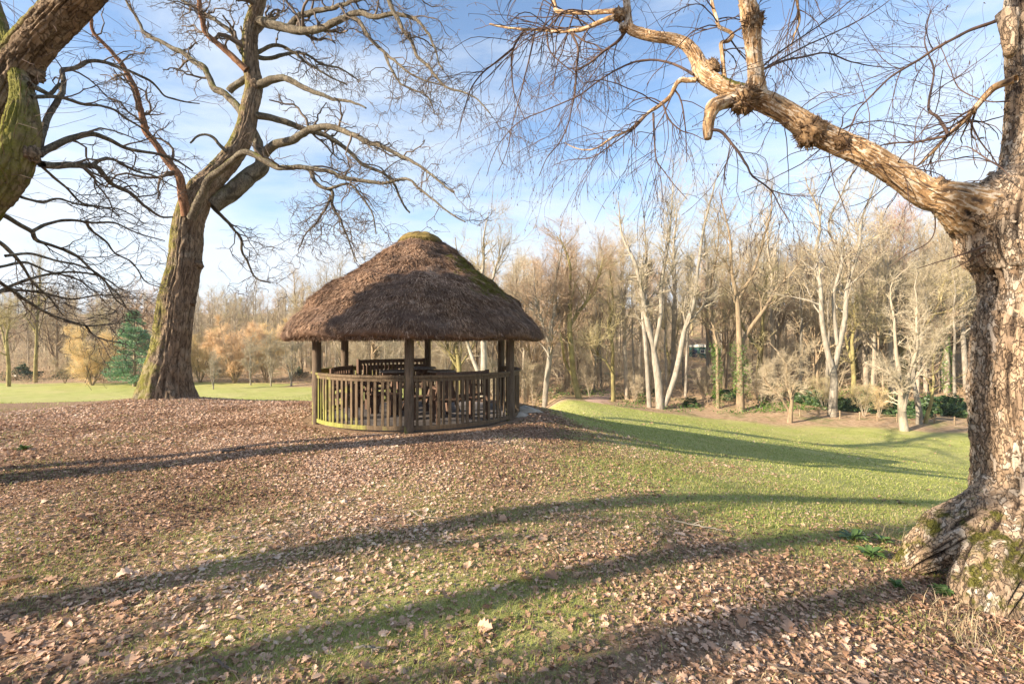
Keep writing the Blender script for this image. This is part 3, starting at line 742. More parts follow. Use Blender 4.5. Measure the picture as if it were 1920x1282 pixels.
# benches against the railing
def bench(label, a_mid, half, r=1.78, hb=1.12, arms=True):
    t = thing('bench', label, 'bench', pol(r, a_mid, .03), 0, 'timber benches inside the shelter')
    n = 10
    s = MB()
    for q in range(4): arc_bar(s, r - .34 + q * .10, a_mid - half, a_mid + half, .46, .085, .035, n)
    obj('seat', s, M['bench'], t, smooth=False)
    s = MB(); arc_bar(s, r + .07, a_mid - half, a_mid + half, hb, .05, .09, n); obj('top_rail', s, M['bench'], t, smooth=False, bevel=.006)
    s = MB(); arc_bar(s, r + .05, a_mid - half, a_mid + half, .56, .04, .06, n); obj('lower_rail', s, M['bench'], t, smooth=False)
    s = MB(); m_ = int(half * 2 * r / .095)
    for q in range(m_):
        a = a_mid - half + 2 * half * (q + .5) / m_; s.box(pol(r + .06, a, (.59 + hb - .045) / 2), (.02, .05, hb - .045 - .59), a)
    obj('back_slats', s, M['bench'], t, smooth=False)
    for sg in (-1, 1):
        a = a_mid + sg * (half + .01)
        for rr2, h in ((r - .36, .66), (r + .07, hb + .03)):
            s = MB(); s.box(pol(rr2, a, h / 2 + .03), (.07, .065, h), a); obj('leg', s, M['bench'], t, smooth=False, bevel=.005)
        s = MB(); s.box(pol(r - .16, a, .715), (.52, .075, .04), a); obj('armrest', s, M['bench'], t, smooth=False, bevel=.006)
ab = lambda px, d: math.atan2(d - GY, (px - 960) / F * d - GX)
bench('slatted bench with its back against the rear railing, facing the camera', TH + R(210), R(27))
bench('slatted bench standing sideways along the left railing of the shelter', TH + R(270), R(25), 1.80, 1.0)
bench('slatted bench by the right front railing, seen from behind', TH + R(34), R(18), 1.74, .98)
def round_table(label, x, y, r, h):
    t = thing('round_table', label, 'table', (x, y, .03), 0, 'round tables inside the shelter')
    s = MB(); n = 40; an = np.arange(n) * 2 * np.pi / n
    rv = lambda rr, z: np.c_[x + rr * np.cos(an), y + rr * np.sin(an), np.full(n, z)]
    rings = [rv(r - .03, h - .045), rv(r, h - .035), rv(r, h - .008), rv(r - .008, h)]
    s.add(np.vstack(rings + [[[x, y, h]], [[x, y, h - .045]]]), [[q * n + k, q * n + (k + 1) % n, (q + 1) * n + (k + 1) % n, (q + 1) * n + k] for q in range(3) for k in range(n)],
          [[3 * n + k, 3 * n + (k + 1) % n, 4 * n] for k in range(n)] + [[(k + 1) % n, k, 4 * n + 1] for k in range(n)])
    obj('tabletop', s, M['table'], t, smooth=False)
    for k in range(4):
        a = k * math.pi / 2 + .5; s = MB()
        q = np.array([[x + (r + .10) * math.cos(a), y + (r + .10) * math.sin(a), .03, .04], [x + r * .5 * math.cos(a), y + r * .5 * math.sin(a), h - .05, .04]])
        c_ = resample(q, 4); tubes(s, c_[None, :, :3], c_[None, :, 3], 4); obj('leg', s, M['bench'], t, smooth=False)
    for k in range(2):
        a = k * math.pi / 2 + .5; s = MB(); s.box((x, y, h - .075 - k * .05), (r * 1.7, .07, .045), a); obj('crossbar', s, M['bench'], t, smooth=False)
    return t
tp = P(790, 688, 11.0); round_table('tallest round timber table, middle of the three behind the front post', tp[0], tp[1], .34, tp[2])
tp = P(741, 694, 10.4); round_table('round timber table on the left of the front shelter post', tp[0], tp[1], .33, tp[2])
tp = P(828, 694, 10.5); round_table('round timber table on the right of the front shelter post', tp[0], tp[1], .31, tp[2])
def stool(label, px, py, d, rz, L=.9):
    p = P(px, py, d); h = p[2] - .03; t = thing('plank_seat', label, 'bench', (p[0], p[1], .03), 0, 'backless plank seats inside the shelter')
    s = MB(); s.box((p[0], p[1], p[2] - .025), (L, .30, .05), rz); obj('seat', s, M['bench'], t, smooth=False, bevel=.006)
    for sg in (-1, 1):
        s = MB(); s.box((p[0] + sg * L * .36 * math.cos(rz), p[1] + sg * L * .36 * math.sin(rz), .03 + (h - .05) / 2), (.06, .26, h - .05), rz); obj('leg', s, M['bench'], t, smooth=False)
stool('low plank seat behind the railing right of the front post', 800, 741, 9.7, .55, .8)
stool('low plank seat under the left round table', 720, 736, 10.2, -.5, .8)

# pale lumps standing for the floor slab's sunlit edge, its brightness in the colour
for k, (px, py, s_, lb) in enumerate(((985, 772, .30, 'large pale lump standing for the sunlit floor slab edge beside the right side of the shelter'), (972, 780, .2, 'smaller pale lump standing for the sunlit floor slab edge against the shelter railing foot'))):
    p = ground_at(px, py); b_ = MB(); nu, nv_ = 20, 12; g = rng(60 + k)
    th = np.arange(nu) * 2 * np.pi / nu; ph = np.linspace(.05, np.pi - .05, nv_)
    d = np.stack([np.sin(ph)[:, None] * np.cos(th), np.sin(ph)[:, None] * np.sin(th), np.cos(ph)[:, None] * np.ones(nu)], -1)
    v = d * (s_ * (1 + .25 * fbm(d * 2 + k * 5, 3)))[..., None] * np.array([1.1, .9, .42]) + p
    i = np.arange(nv_ - 1)[:, None] * nu; j = np.arange(nu)[None]
    b_.add(v.reshape(-1, 3), np.stack([i + j, i + nu + j, i + nu + (j + 1) % nu, i + (j + 1) % nu], -1).reshape(-1, 4))
    tag(obj('stone', b_, M['sunlit_slab']), lb, 'stone')


def cards(mb, g, p, nv, size, asp=.75):
    n = len(p); rd = g.normal(size=(n, 3)); t = nrm(rd - (rd * nv).sum(-1, keepdims=True) * nv); s = np.cross(nv, t)
    L = (size * (.6 + .8 * g.random(n)))[:, None]
    v = np.stack([p - t * L * .5, p + s * L * asp * .5, p + t * L * .5, p - s * L * asp * .5], 1)
    mb.add(v.reshape(-1, 3), np.arange(n * 4).reshape(-1, 4), attr=np.repeat(np.clip(g.normal(.5, .25, n), 0, 1), 4))

# ------------------------------------------------------------------ the big bare trees near the camera
def limb_set(specs, seed, jit=.05, n=26):
    Pt, Rd = [], []
    for q, s in enumerate(specs):
        p, r = trace(s, n=n, jit=jit, seed=seed + q); Pt.append(p); Rd.append(r)
    return np.array(Pt), np.array(Rd)

def add_limb(name, p, r, parent, m, seed, k=14, bark=.006, mossf=.35, lump=.05):
    b_ = MB(); n = max(40, int(np.linalg.norm(np.diff(p, axis=0), axis=1).sum() / .04))
    def ms(vert, dv, S): return np.clip(mossf * (.42 + .6 * dv[..., 2]), 0, 1) * np.clip((r[0] * 0 + np.interp(S, [0, S.max()], [1, .3])), 0, 1)
    bark_tube(b_, np.c_[p, r], n, k, bark, (2.2, .5), lump, seed=seed, moss=ms)
    return obj(name, b_, m, parent)

def seg(pts, d0, d1=None, w0=10, w1=3):
    """shorthand: list of (px,py); depth and width run from first to last"""
    d1 = d0 if d1 is None else d1; n = len(pts)
    L = np.r_[0, np.cumsum(np.hypot(*np.diff(np.array(pts, float), axis=0).T))]; L /= L[-1]
    return [(x, y, d0 + (d1 - d0) * t, w0 + (w1 - w0) * t ** .8) for (x, y), t in zip(pts, L)]

# --- oak standing left of the shelter
D1 = 13.0
oak = thing('oak_tree', 'tall bare oak with a stout mossy trunk standing left of the thatched shelter', 'tree', tuple(stand(312, D1)))
tr = MB()
def moss1(vert, dv, S): return np.clip((.56 - .80 * dv[..., 0] - .2 * dv[..., 1]) * (.80 + .2 * np.exp(-S / 2.5)) + .55 * np.exp(-S / .6) * (.7 - .5 * dv[..., 0]), 0, 1) * .66
gz = stand(314, D1)[2]
base = [(313, 641 + (EYE - gz + .25) * F / D1, D1, 92), (316, 700, D1, 84), (324, 635, D1, 68), (332, 568, D1, 66), (345, 500, D1, 62), (352, 433, D1, 58), (360, 395, D1, 58), (374, 362, D1, 55), (405, 328, D1 + .1, 44)]
A = [(405, 328, D1 + .1, 44), (435, 293, D1 + .2, 40), (457, 253, D1 + .3, 36), (468, 205, D1 + .4, 33), (477, 161, D1 + .5, 33), (471, 125, D1 + .5, 31), (468, 88, D1 + .5, 29), (471, 51, D1 + .5, 28), (482, 15, D1 + .4, 27), (490, -30, D1 + .3, 25), (486, -110, D1, 21), (500, -200, D1 - .3, 15), (490, -300, D1 - .5, 7)]
bark_tube(tr, [[*P(a, b, d), w_ * .84 * .5 * d / F] for a, b, d, w_ in base + A[1:]], 560, 120, .032, (5.5, .28), .08, flare=.48, lobes=6, seed=3, moss=moss1, flare_h=.4)
for (a, b, d, r_, s_) in ((371, 496, D1 - .0, .13, 1), (358, 566, D1 - .0, .12, 2), (479, 160, D1 + .4, .15, 3)): burl(tr, P(a, b, d), r_, s_, 6)
obj('trunk', tr, M['oak'], oak)
O = {}
O['lower'] = [(396, 384, D1 + .2, 34), (449, 345, D1 + .5, 31), (482, 319, D1 + .7, 28), (492, 293, D1 + .8, 22), (481, 264, D1 + .8, 17), (472, 238, D1 + .6, 14)]
O['sweep'] = seg([(490, 296), (515, 271), (552, 262), (578, 246), (611, 238), (640, 244), (673, 260), (702, 268), (732, 282), (772, 304), (816, 334), (853, 363)], D1 + .8, D1 - 2.2, 17, 3)
O['front'] = seg([(359, 410), (372, 376), (394, 337), (420, 312), (457, 289), (486, 297), (519, 313), (552, 315), (581, 313), (614, 319), (640, 334), (677, 339), (721, 341), (765, 337), (787, 356), (816, 378), (842, 400), (871, 418)], D1 - .6, D1 - 3.4, 15, 2.5)
O['upper'] = seg([(480, 216), (519, 224), (567, 238), (614, 257), (651, 282), (680, 308), (713, 323), (735, 340), (752, 375), (768, 400)], D1 + .4, D1 + 2.2, 13, 3)
O['broken'] = seg([(486, 160), (515, 148), (541, 150), (567, 165), (603, 180), (640, 187), (684, 205)], D1 + .4, D1 - .8, 15, 3)
O['high'] = seg([(480, 38), (519, 49), (556, 57), (596, 55), (640, 38), (669, 27), (710, 31), (743, 24), (779, 37), (800, 60), (815, 95), (830, 130)], D1 + .5, D1 - 2.5, 18, 2.5)
O['fork'] = seg([(540, 54), (552, 40), (562, 30), (589, 22), (633, 11), (673, 0), (720, -20)], D1 + .3, D1 - 1.5, 12, 4)
O['hang'] = seg([(660, 32), (677, 45), (695, 73), (721, 99), (750, 125), (787, 147), (831, 161)], D1 - .8, D1 - 2.2, 8, 2)
O['hangb'] = seg([(721, 99), (735, 130), (752, 155), (780, 170), (800, 185), (815, 215)], D1 - 1.4, D1 - 2.2, 5, 1.5)
O['topdown'] = seg([(486, -115), (560, -120), (650, -90), (700, -55), (728, 0), (750, 40), (761, 62), (776, 85), (787, 110), (808, 130), (820, 145), (838, 160), (860, 172), (897, 187), (917, 210)], D1, D1 - 3.5, 16, 2.2)
O['ruddy'] = seg([(350, 405), (341, 362), (335, 329), (309, 295), (288, 265), (275, 241), (262, 195), (255, 168), (235, 134), (208, 94), (174, 64), (174, 35)], D1 - .3, D1 - 1.8, 17, 5)
O['redup'] = seg([(462, 132), (424, 95), (391, 70), (380, 37), (374, -5), (360, -60), (362, -130)], D1 + .2, D1 - .8, 12, 4)
O['leftup'] = seg([(455, 100), (431, 59), (398, 37), (369, 18), (336, 0), (300, -25)], D1 + .5, D1 + 1.2, 9, 3)
O['mossleft'] = seg([(458, 222), (449, 205), (427, 180), (402, 165), (387, 132), (361, 114), (336, 95), (299, 77), (273, 66), (259, 40), (244, 11), (225, -20)], D1 + .6, D1 + 2.4, 15, 3)
O['link'] = seg([(430, 172), (445, 158), (462, 146)], D1 + .7, D1 + .5, 12, 11)
O['crook'] = seg([(424, 284), (398, 257), (376, 253), (358, 267)], D1 - .1, D1 - .5, 6, 3)
O['low'] = seg([(385, 372), (401, 389), (416, 404), (436, 427), (453, 450), (456, 470), (470, 504), (483, 524), (510, 531)], D1 + .4, D1 + 1.5, 7, 2)
O['drop'] = seg([(581, 316), (592, 341), (618, 359), (622, 381), (636, 407), (647, 433), (658, 466), (666, 492)], D1 - 1.4, D1 - 1.9, 8, 1.8)
O['dropb'] = seg([(614, 355), (651, 347), (673, 359), (688, 381), (699, 403), (706, 440)], D1 - 1.6, D1 - 2.2, 5, 1.6)
O['dropc'] = seg([(620, 372), (600, 407), (574, 436), (560, 470)], D1 - 1.6, D1 - 1.4, 4, 1.5)
O['behind'] = seg([(470, 100), (500, 110), (560, 100), (600, 118), (640, 130), (670, 150)], D1 + .6, D1 + 2.5, 8, 2)
O['behindb'] = seg([(480, 100), (515, 85), (548, 95), (585, 125), (610, 140), (650, 160)], D1 + .6, D1 + 1, 7, 2)
for q, (k, s) in enumerate(O.items()):
    p, r = trace(s, n=44, jit=.05, seed=50 + q)
    m_ = M['ruddy'] if k in ('ruddy', 'redup') else M['oak_limb']
    add_limb('limb', p, r, oak, m_, q, 16, .009, .9 if k in ('lower', 'front', 'mossleft', 'link') else .62)
g = rng(101)
Pt, Rd = limb_set([s for k, s in O.items() if k not in ('lower', 'link', 'crook', 'broken')] + [A[3:]], 50, .05, 44)
L1p, L1r = spawn(g, Pt, Rd, 11, (.2, 1), (58, 16), (.7, 2.0), .35, .5, .009, .4, 9, .16, .3, -.02, (0, -.05, .12))
L2p, L2r = spawn(g, L1p, L1r, 4.6, (.15, 1), (50, 18), (.3, 1.0), .3, .62, .0065, .45, 7, .22, .3, -.01, (0, 0, .1))
L2bp, L2br = spawn(g, Pt, Rd, 7, (.3, 1), (60, 20), (.2, .7), .2, .4, .0065, .45, 7, .22, .3, 0)
L3p, L3r = spawn(g, np.concatenate([L2p, L2bp]), np.concatenate([L2r, L2br]), 4.2, (.2, 1), (48, 18), (.12, .45), .2, .65, .005, .5, 5, .2, .3, 0, (0, 0, .1))
tw = MB(); tubes(tw, L1p, L1r, 5); tubes(tw, L2p, L2r, 4); tubes(tw, L2bp, L2br, 4); tubes(tw, L3p, L3r, 3)
obj('crown', tw, M['oak_twig'], oak)

# --- leaning double-stemmed oak at the left edge
D2 = 5.2
lean = thing('leaning_oak', 'leaning mossy tree with two thick stems crossing the upper left corner', 'tree', tuple(stand(-150, D2)))
tr = MB(); bz = stand(-150, D2)
def moss2(vert, dv, S): return np.clip(.10 - .95 * dv[..., 0] + .25 * dv[..., 2], 0, 1) * 1.0
bark_tube(tr, [[bz[0], bz[1], bz[2] - .25, .30], [*P(-145, 900, D2), .26], [*P(-128, 650, D2), .235], [*P(-105, 430, D2), .22], [*P(-55, 280, D2), .195], [*P(-4, 195, D2), .185], [*P(34, 125, D2), .175], [*P(76, 68, D2 - .1), .17], [*P(120, 22, D2 - .2), .168], [*P(165, -22, D2 - .3), .16], [*P(260, -120, D2 - .5), .14], [*P(330, -260, D2 - .8), .10], [*P(420, -420, D2 - 1), .05]], 520, 120, .024, (5.5, .45), .07, flare=.5, seed=8, moss=moss2)
burl(tr, P(66, 140, D2 + .03), .085, 5, 5)
obj('trunk', tr, M['oak'], lean)
st = MB()
def moss3(vert, dv, S): return np.clip(.74 - .2 * dv[..., 0] - .1 * dv[..., 1], 0, 1)
bark_tube(st, [[*P(-135, 600, D2 - .1), .17], [*P(-95, 480, D2 - .2), .17], [*P(-42, 395, D2 - .3), .175], [*P(4, 335, D2 - .32), .18], [*P(32, 278, D2 - .3), .165], [*P(42, 230, D2 - .26), .13], [*P(44, 190, D2 - .18), .10], [*P(34, 140, D2 - .05), .085], [*P(10, 70, D2 + .2), .06], [*P(-20, -40, D2 + .5), .03]], 300, 80, .018, (4, .5), .10, seed=12, moss=moss3)
burl(st, P(60, 288, D2 - .3), .08, 6, 8)
obj('stem', st, M['oak'], lean, )
T = {}
d = D2 - .2
T['p'] = seg([(72, 290), (89, 280), (124, 264), (168, 251), (201, 260), (235, 277), (262, 285), (302, 292), (330, 300), (362, 322)], d, d + 1.6, 13, 2.5)
T['q'] = seg([(72, 285), (77, 262), (87, 228), (101, 198), (117, 171), (124, 148), (120, 133), (148, 128), (164, 117), (188, 117), (221, 127), (255, 141), (288, 158), (302, 178), (335, 188), (376, 195)], d, d + 2.2, 12, 2)
T['r'] = seg([(58, 182), (84, 182), (117, 184), (161, 195), (208, 205), (241, 225), (268, 241), (300, 270)], d, d + 2, 7, 2)
T['s'] = seg([(55, 158), (67, 167), (91, 177), (104, 172), (112, 158)], d, d + .5, 10, 5)
T['m'] = seg([(78, 308), (100, 311), (134, 310), (178, 315), (208, 345), (241, 362), (268, 386), (298, 406), (322, 407)], d, d + 2.5, 14, 3)
T['m2'] = seg([(168, 314), (190, 298), (215, 300), (250, 318), (290, 330), (330, 352)], d + .9, d + 2.6, 7, 1.6)
T['t'] = seg([(-25, 395), (5, 403), (30, 417), (60, 434), (67, 450), (107, 464), (144, 480), (168, 504), (188, 521), (205, 540), (221, 552), (235, 575)], d, d + 1.2, 10, 1.8)
T['t2'] = seg([(60, 434), (94, 418), (127, 413), (168, 415), (215, 416), (241, 428), (270, 440), (310, 452)], d + .4, d + 2, 6, 1.5)
T['t3'] = seg([(162, 416), (170, 432), (200, 455), (215, 475), (245, 490), (258, 505), (275, 530), (305, 540)], d + 1, d + 2.2, 4, 1.3)
T['u'] = seg([(-30, 440), (0, 456), (20, 474), (35, 490), (44, 504), (60, 530), (95, 560), (120, 590)], d - .3, d + .6, 8, 1.8)
T['v'] = seg([(-60, 575), (0, 550), (27, 536), (67, 521), (111, 512), (150, 512), (190, 520), (230, 545)], d - .4, d + 1.2, 8, 1.8)
T['w'] = seg([(-40, 500), (0, 530), (30, 552), (60, 574), (94, 592), (134, 606), (161, 612), (208, 607), (240, 600)], d - .6, d + .8, 7, 1.6)
T['w2'] = seg([(162, 612), (172, 622), (181, 631), (205, 640), (224, 644)], d + .4, d + 1, 3.5, 1.4)
T['x'] = seg([(-30, 545), (0, 546), (40, 545), (90, 550), (130, 560), (175, 553), (215, 553)], d, d + 1.6, 6, 1.6)
T['y'] = seg([(70, 305), (100, 330), (130, 355), (155, 380), (190, 388), (230, 395), (270, 420)], d + .1, d + 2, 5, 1.5)
T['z'] = seg([(40, 370), (75, 378), (110, 375), (150, 385), (200, 392), (225, 410)], d, d + 1.5, 5, 1.5)
T['t5'] = seg([(10, 480), (60, 476), (110, 490), (150, 500), (190, 520), (215, 560), (250, 590)], d - .2, d + 1.4, 5, 1.4)
T['t6'] = seg([(0, 500), (50, 492), (95, 510), (140, 520), (175, 545), (200, 570)], d + .2, d + 1.5, 5, 1.4)
for q, (k, s) in enumerate(T.items()):
    p, r = trace(s, n=30, jit=.02, seed=150 + q); add_limb('limb', p, r, lean, M['oak_limb'], 30 + q, 12, .004, .3)
g = rng(202)
Pt, Rd = limb_set([s for k, s in T.items() if k != 's'], 150, .02, 30)
L1p, L1r = spawn(g, Pt, Rd, 8, (.2, 1), (42, 14), (.35, 1.1), .3, .5, .0045, .4, 8, .16, .2, -.01, (.25, .1, .0))
L2p, L2r = spawn(g, np.concatenate([L1p, Pt[:, 6:][:, ::3]]), np.concatenate([L1r, np.minimum(Rd[:, 6:][:, ::3], .006)]) if False else np.r_[L1r, np.zeros((0, 8))], 0, (.1, 1)) if False else spawn(g, L1p, L1r, 4.2, (.15, 1), (42, 15), (.15, .5), .3, .6, .0035, .45, 6, .2, .2, 0, (.2, .05, 0))
L3p, L3r = spawn(g, L2p, L2r, 2.6, (.2, 1), (42, 16), (.07, .22), .2, .65, .0028, .5, 4, .2, .2, 0, (.2, 0, 0))
fine = spawn(g, Pt[:2], Rd[:2], 0, (.1, 1)) 
tw = MB(); tubes(tw, L1p, L1r, 4); tubes(tw, L2p, L2r, 3); tubes(tw, L3p, L3r, 3)
obj('crown', tw, M['oak_twig'], lean)
# thin shoots growing straight off the stems
c_ = resample([[*P(-42, 395, D2 - .3), .17], [*P(20, 300, D2 - .32), .17], [*P(44, 190, D2 - .18), .10]], 20); c2 = resample([[*P(-55, 280, D2), .19], [*P(34, 125, D2), .175], [*P(165, -22, D2 - .3), .16]], 20)
sp_, sr_ = spawn(g, np.stack([c_[:, :3], c2[:, :3]]), np.stack([c_[:, 3], c2[:, 3]]), 45, (0, 1), (75, 15), (.5, 1.1), 0, .02, .0035, .4, 7, .12, .05, .02, (.15, -.5, .1))
sb = MB(); tubes(sb, sp_, sr_, 3); obj('shoots', sb, M['birch_twig'], lean)

# --- old birch at the right edge
D3 = 4.0
birch = thing('birch_tree', 'old birch with peeling orange bark and a long limb reaching over the lawn', 'tree', tuple(stand(1932, D3)))
tr = MB(); bz = stand(1932, D3)
def moss4(vert, dv, S): return np.clip(.0 + .46 * np.exp(-S / .24) * (.5 - .3 * dv[..., 1]), 0, 1) * .66
tc_ = [[bz[0], bz[1], bz[2] - .25, .56], [*P(1932, 1075, D3), .49], [*P(1932, 1000, D3), .43], [*P(1932, 900, D3), .40], [*P(1926, 800, D3), .385], [*P(1922, 700, D3), .385], [*P(1925, 620, D3), .375], [*P(1932, 560, D3), .345], [*P(1934, 500, D3), .38], [*P(1924, 452, D3), .475], [*P(1930, 405, D3), .475], [*P(1956, 350, D3 + .05), .37], [*P(1964, 290, D3 + .1), .31], [*P(1962, 220, D3 + .15), .27], [*P(1952, 140, D3 + .2), .235], [*P(1945, 60, D3 + .2), .225], [*P(1940, -20, D3 + .2), .21], [*P(1960, -160, D3 + .2), .17], [*P(1940, -360, D3), .11], [*P(1960, -560, D3), .05]]
for q in tc_: q[3] = q[3] * .92 - .012
bark_tube(tr, tc_, 900, 260, .026, (7.0, .5), .085, flare=.42, lobes=5, seed=21, moss=moss4, flare_h=.3)
flakes(tr, 5, 1500, .035, .16, .85, .16)
obj('trunk', tr, M['birch_trunk'], birch)
rt = MB()
def mossr(vert, dv, S): return np.clip(.15 + .30 * np.interp(S, [0, .5, 1.2], [-.6, .2, .8]) + .22 * dv[..., 2], 0, 1)
for pts in ([(1930, 780, 4.05, 40), (1886, 905, 4.0, 66), (1832, 968, 3.99, 80), (1780, 1000, 4.02, 84), (1735, 1032, 4.08, 62), (1695, 1060, 4.12, 36), (1660, 1078, 4.16, 12)],
            [(1935, 780, 4.0, 40), (1925, 920, 3.92, 84), (1893, 1035, 3.74, 124), (1852, 1105, 3.55, 110), (1835, 1160, 3.5, 70), (1822, 1195, 3.47, 20)],
            [(1955, 780, 4.0, 40), (1980, 950, 3.85, 100), (1985, 1080, 3.55, 140), (1970, 1180, 3.45, 90), (1960, 1235, 3.4, 30)]):
    q = [[*P(a, b, d_), w_ * .5 * d_ / F] for a, b, d_, w_ in pts]
    for e in q[1:]: e[2] = max(e[2], hz(e[0], e[1]) - .06 + e[3] * .35) if False else e[2]
    bark_tube(rt, q, 160, 90, .024, (4.5, .5), .14, seed=len(rt.v) + 31, moss=mossr)
obj('root', rt, M['birch_trunk'], birch)
Bm = [(1945, 480, D3 + .16, 200), (1905, 448, D3 + .12, 178), (1862, 416, D3 + .06, 138), (1818, 391, D3, 98), (1774, 371, D3, 73), (1737, 362, D3 + .05, 60), (1685, 326, D3 + .12, 54), (1625, 292, D3 + .2, 51), (1568, 266, D3 + .3, 50), (1520, 243, D3 + .36, 52), (1475, 213, D3 + .42, 47), (1434, 191, D3 + .5, 45), (1394, 179, D3 + .55, 43), (1350, 160, D3 + .62, 35), (1316, 137, D3 + .7, 34), (1306, 109, D3 + .75, 29), (1287, 84, D3 + .8, 25), (1259, 73, D3 + .85, 23), (1228, 69, D3 + .9, 22), (1200, 62, D3 + .95, 22), (1181, 53, D3 + 1, 20), (1177, 31, D3 + 1.05, 17), (1175, 0, D3 + 1.1, 15), (1168, -50, D3 + 1.2, 11), (1140, -110, D3 + 1.4, 6)]
lb = MB()
def moss5(vert, dv, S):
    c0 = P(1375, 165, D3 + .58); dd = np.linalg.norm(vert - c0, axis=-1)
    return np.clip(1.0 * np.exp(-(dd / .26) ** 2) * (.35 + dv[..., 2]), 0, 1) + np.clip(.25 * np.exp(-(np.linalg.norm(vert - P(1185, 50, D3 + 1), axis=-1) / .2) ** 2), 0, 1)
bark_tube(lb, [[*P(a, b, d_), w_ * (.40 if a < 1780 else .45) * d_ / F] for a, b, d_, w_ in Bm], 700, 96, .011, (3.4, 1.6), .08, seed=33, moss=moss5)
flakes(lb, 6, 2400, .032, 0, .9, .2)
for (a, b, d_, r_, s_, k) in ((1521, 250, D3 + .32, .115, 1, 220), (1578, 266, D3 + .22, .065, 2, 90), (1756, 352, D3 + .0, .075, 3, 120), (1396, 186, D3 + .48, .115, 4, 260), (1334, 128, D3 + .66, .075, 5, 160), (1162, 28, D3 + 1.02, .065, 6, 40), (1170, 52, D3 + 1.0, .05, 7, 20)):
    burl(lb, P(a, b, d_), r_, s_, k)
lo_ = obj('limb', lb, M['birch'], birch); lo_.data.materials.append(M['birch_trunk'])
fc = np.empty(len(lo_.data.polygons) * 3); lo_.data.polygons.foreach_get('center', fc); fc = fc.reshape(-1, 3)
cut = P(1812, 392, D3)[0] + .14 * fbm(fc * 9, 3)         # the trunk's grey bark runs a little way out along the limb
lo_.data.polygons.foreach_set('material_index', (fc[:, 0] > cut).astype(np.int32))
vs_ = MB()
bark_tube(vs_, [[*P(a, b, d_), w_ * .5 * d_ / F] for a, b, d_, w_ in [(1421, 185, D3 + .5, 34), (1417, 150, D3 + .5, 27), (1416, 131, D3 + .5, 25), (1412, 87, D3 + .48, 25), (1409, 41, D3 + .46, 30), (1400, 0, D3 + .45, 26), (1388, -60, D3 + .4, 22), (1400, -150, D3 + .3, 14), (1390, -260, D3 + .2, 6)]], 300, 60, .010, (3, 1.6), .07, seed=35)
flakes(vs_, 7, 700, .04, 0, .8)
burl(vs_, P(1411, 40, D3 + .44), .09, 8, 220)
obj('upright_branch', vs_, M['birch'], birch)
hs = MB()
bark_tube(hs, [[*P(a, b, d_), w_ * .5 * d_ / F] for a, b, d_, w_ in [(1372, 188, D3 + .56, 26), (1352, 194, D3 + .5, 25), (1337, 203, D3 + .48, 27), (1330, 225, D3 + .48, 22), (1328, 248, D3 + .48, 19), (1327, 261, D3 + .48, 13)]], 60, 24, .006, (2, 1), .12, seed=36)
obj('broken_stub', hs, M['birch'], birch)
up_ = MB()
bark_tube(up_, [[*P(a, b, d_), w_ * .5 * d_ / F] for a, b, d_, w_ in [(1888, 25, D3 - .1, 30), (1891, 60, D3 - .15, 24), (1893, 92, D3 - .15, 20), (1895, 106, D3 - .1, 10)]], 40, 24, .006, (2, 1), .15, seed=37)
obj('broken_stub', up_, M['birch_trunk'], birch)
B = {}
d = D3 + .75
B['a'] = seg([(1306, 150), (1290, 151), (1272, 153), (1256, 181), (1237, 198), (1212, 216), (1181, 244), (1150, 259), (1119, 278), (1095, 281), (1075, 276), (1060, 268)], d - .05, d + .6, 10, 1.4)
B['a2'] = seg([(1212, 216), (1190, 240), (1165, 258), (1140, 275), (1110, 295), (1070, 300), (1040, 310)], d + .2, d + .7, 4, 1.2)
B['b'] = seg([(1166, 25), (1144, 34), (1119, 44), (1087, 56), (1050, 59), (1006, 56), (962, 53), (940, 50), (919, 45)], d + .3, d + 1.2, 10, 3)
B['c'] = seg([(1165, 20), (1125, 23), (1087, 23), (1046, 22), (1040, 8), (1037, -10), (1025, -60)], d + .3, d + 1, 9, 6)
B['arc'] = seg([(1300, 140), (1280, 128), (1259, 119), (1225, 112), (1191, 116), (1162, 128), (1125, 150), (1084, 181), (1025, 206), (978, 225), (947, 256), (925, 291), (912, 330)], d - .05, d + .9, 5, 1.2)
B['e'] = seg([(1174, 58), (1158, 78), (1131, 97), (1106, 119), (1078, 135)], d + .25, d + .6, 6, 3)
B['f'] = seg([(1070, 60), (1084, 91), (1081, 131), (1078, 175), (1070, 212), (1066, 230), (1050, 266), (1025, 297), (1010, 330)], d + .6, d + .7, 5, 1.2)
B['f2'] = seg([(1073, 62), (1095, 78), (1117, 85), (1130, 100)], d + .6, d + .5, 4, 2)
B['g'] = seg([(1025, 60), (1030, 94), (1050, 116), (1075, 137), (1100, 165)], d + .8, d + .6, 4, 1.2)
B['h'] = seg([(1003, 58), (994, 106), (978, 169), (962, 231), (952, 280), (935, 320)], d + .9, d + 1, 3.5, 1.1)
B['i'] = seg([(984, 56), (962, 91), (959, 131), (965, 180), (985, 225)], d + 1, d + 1.1, 5, 1.2)
B['i2'] = seg([(962, 91), (931, 116), (900, 141), (880, 172), (868, 215), (855, 260)], d + 1, d + 1.3, 4, 1.1)
B['j'] = seg([(1330, 243), (1353, 248), (1378, 278), (1400, 309), (1412, 331), (1444, 356), (1462, 387), (1480, 420)], d - .3, d - .6, 5.5, 1.4)
B['j2'] = seg([(1444, 356), (1480, 365), (1520, 368)], d - .5, d - .6, 2.5, 1.2)
B['k'] = seg([(1242, 192), (1253, 222), (1275, 244), (1300, 252), (1320, 262)], d + .1, d - .1, 4.5, 1.2)
B['l'] = seg([(1225, 212), (1227, 269), (1231, 300), (1244, 319), (1262, 344), (1290, 375)], d + .2, d + .1, 4.5, 1.2)
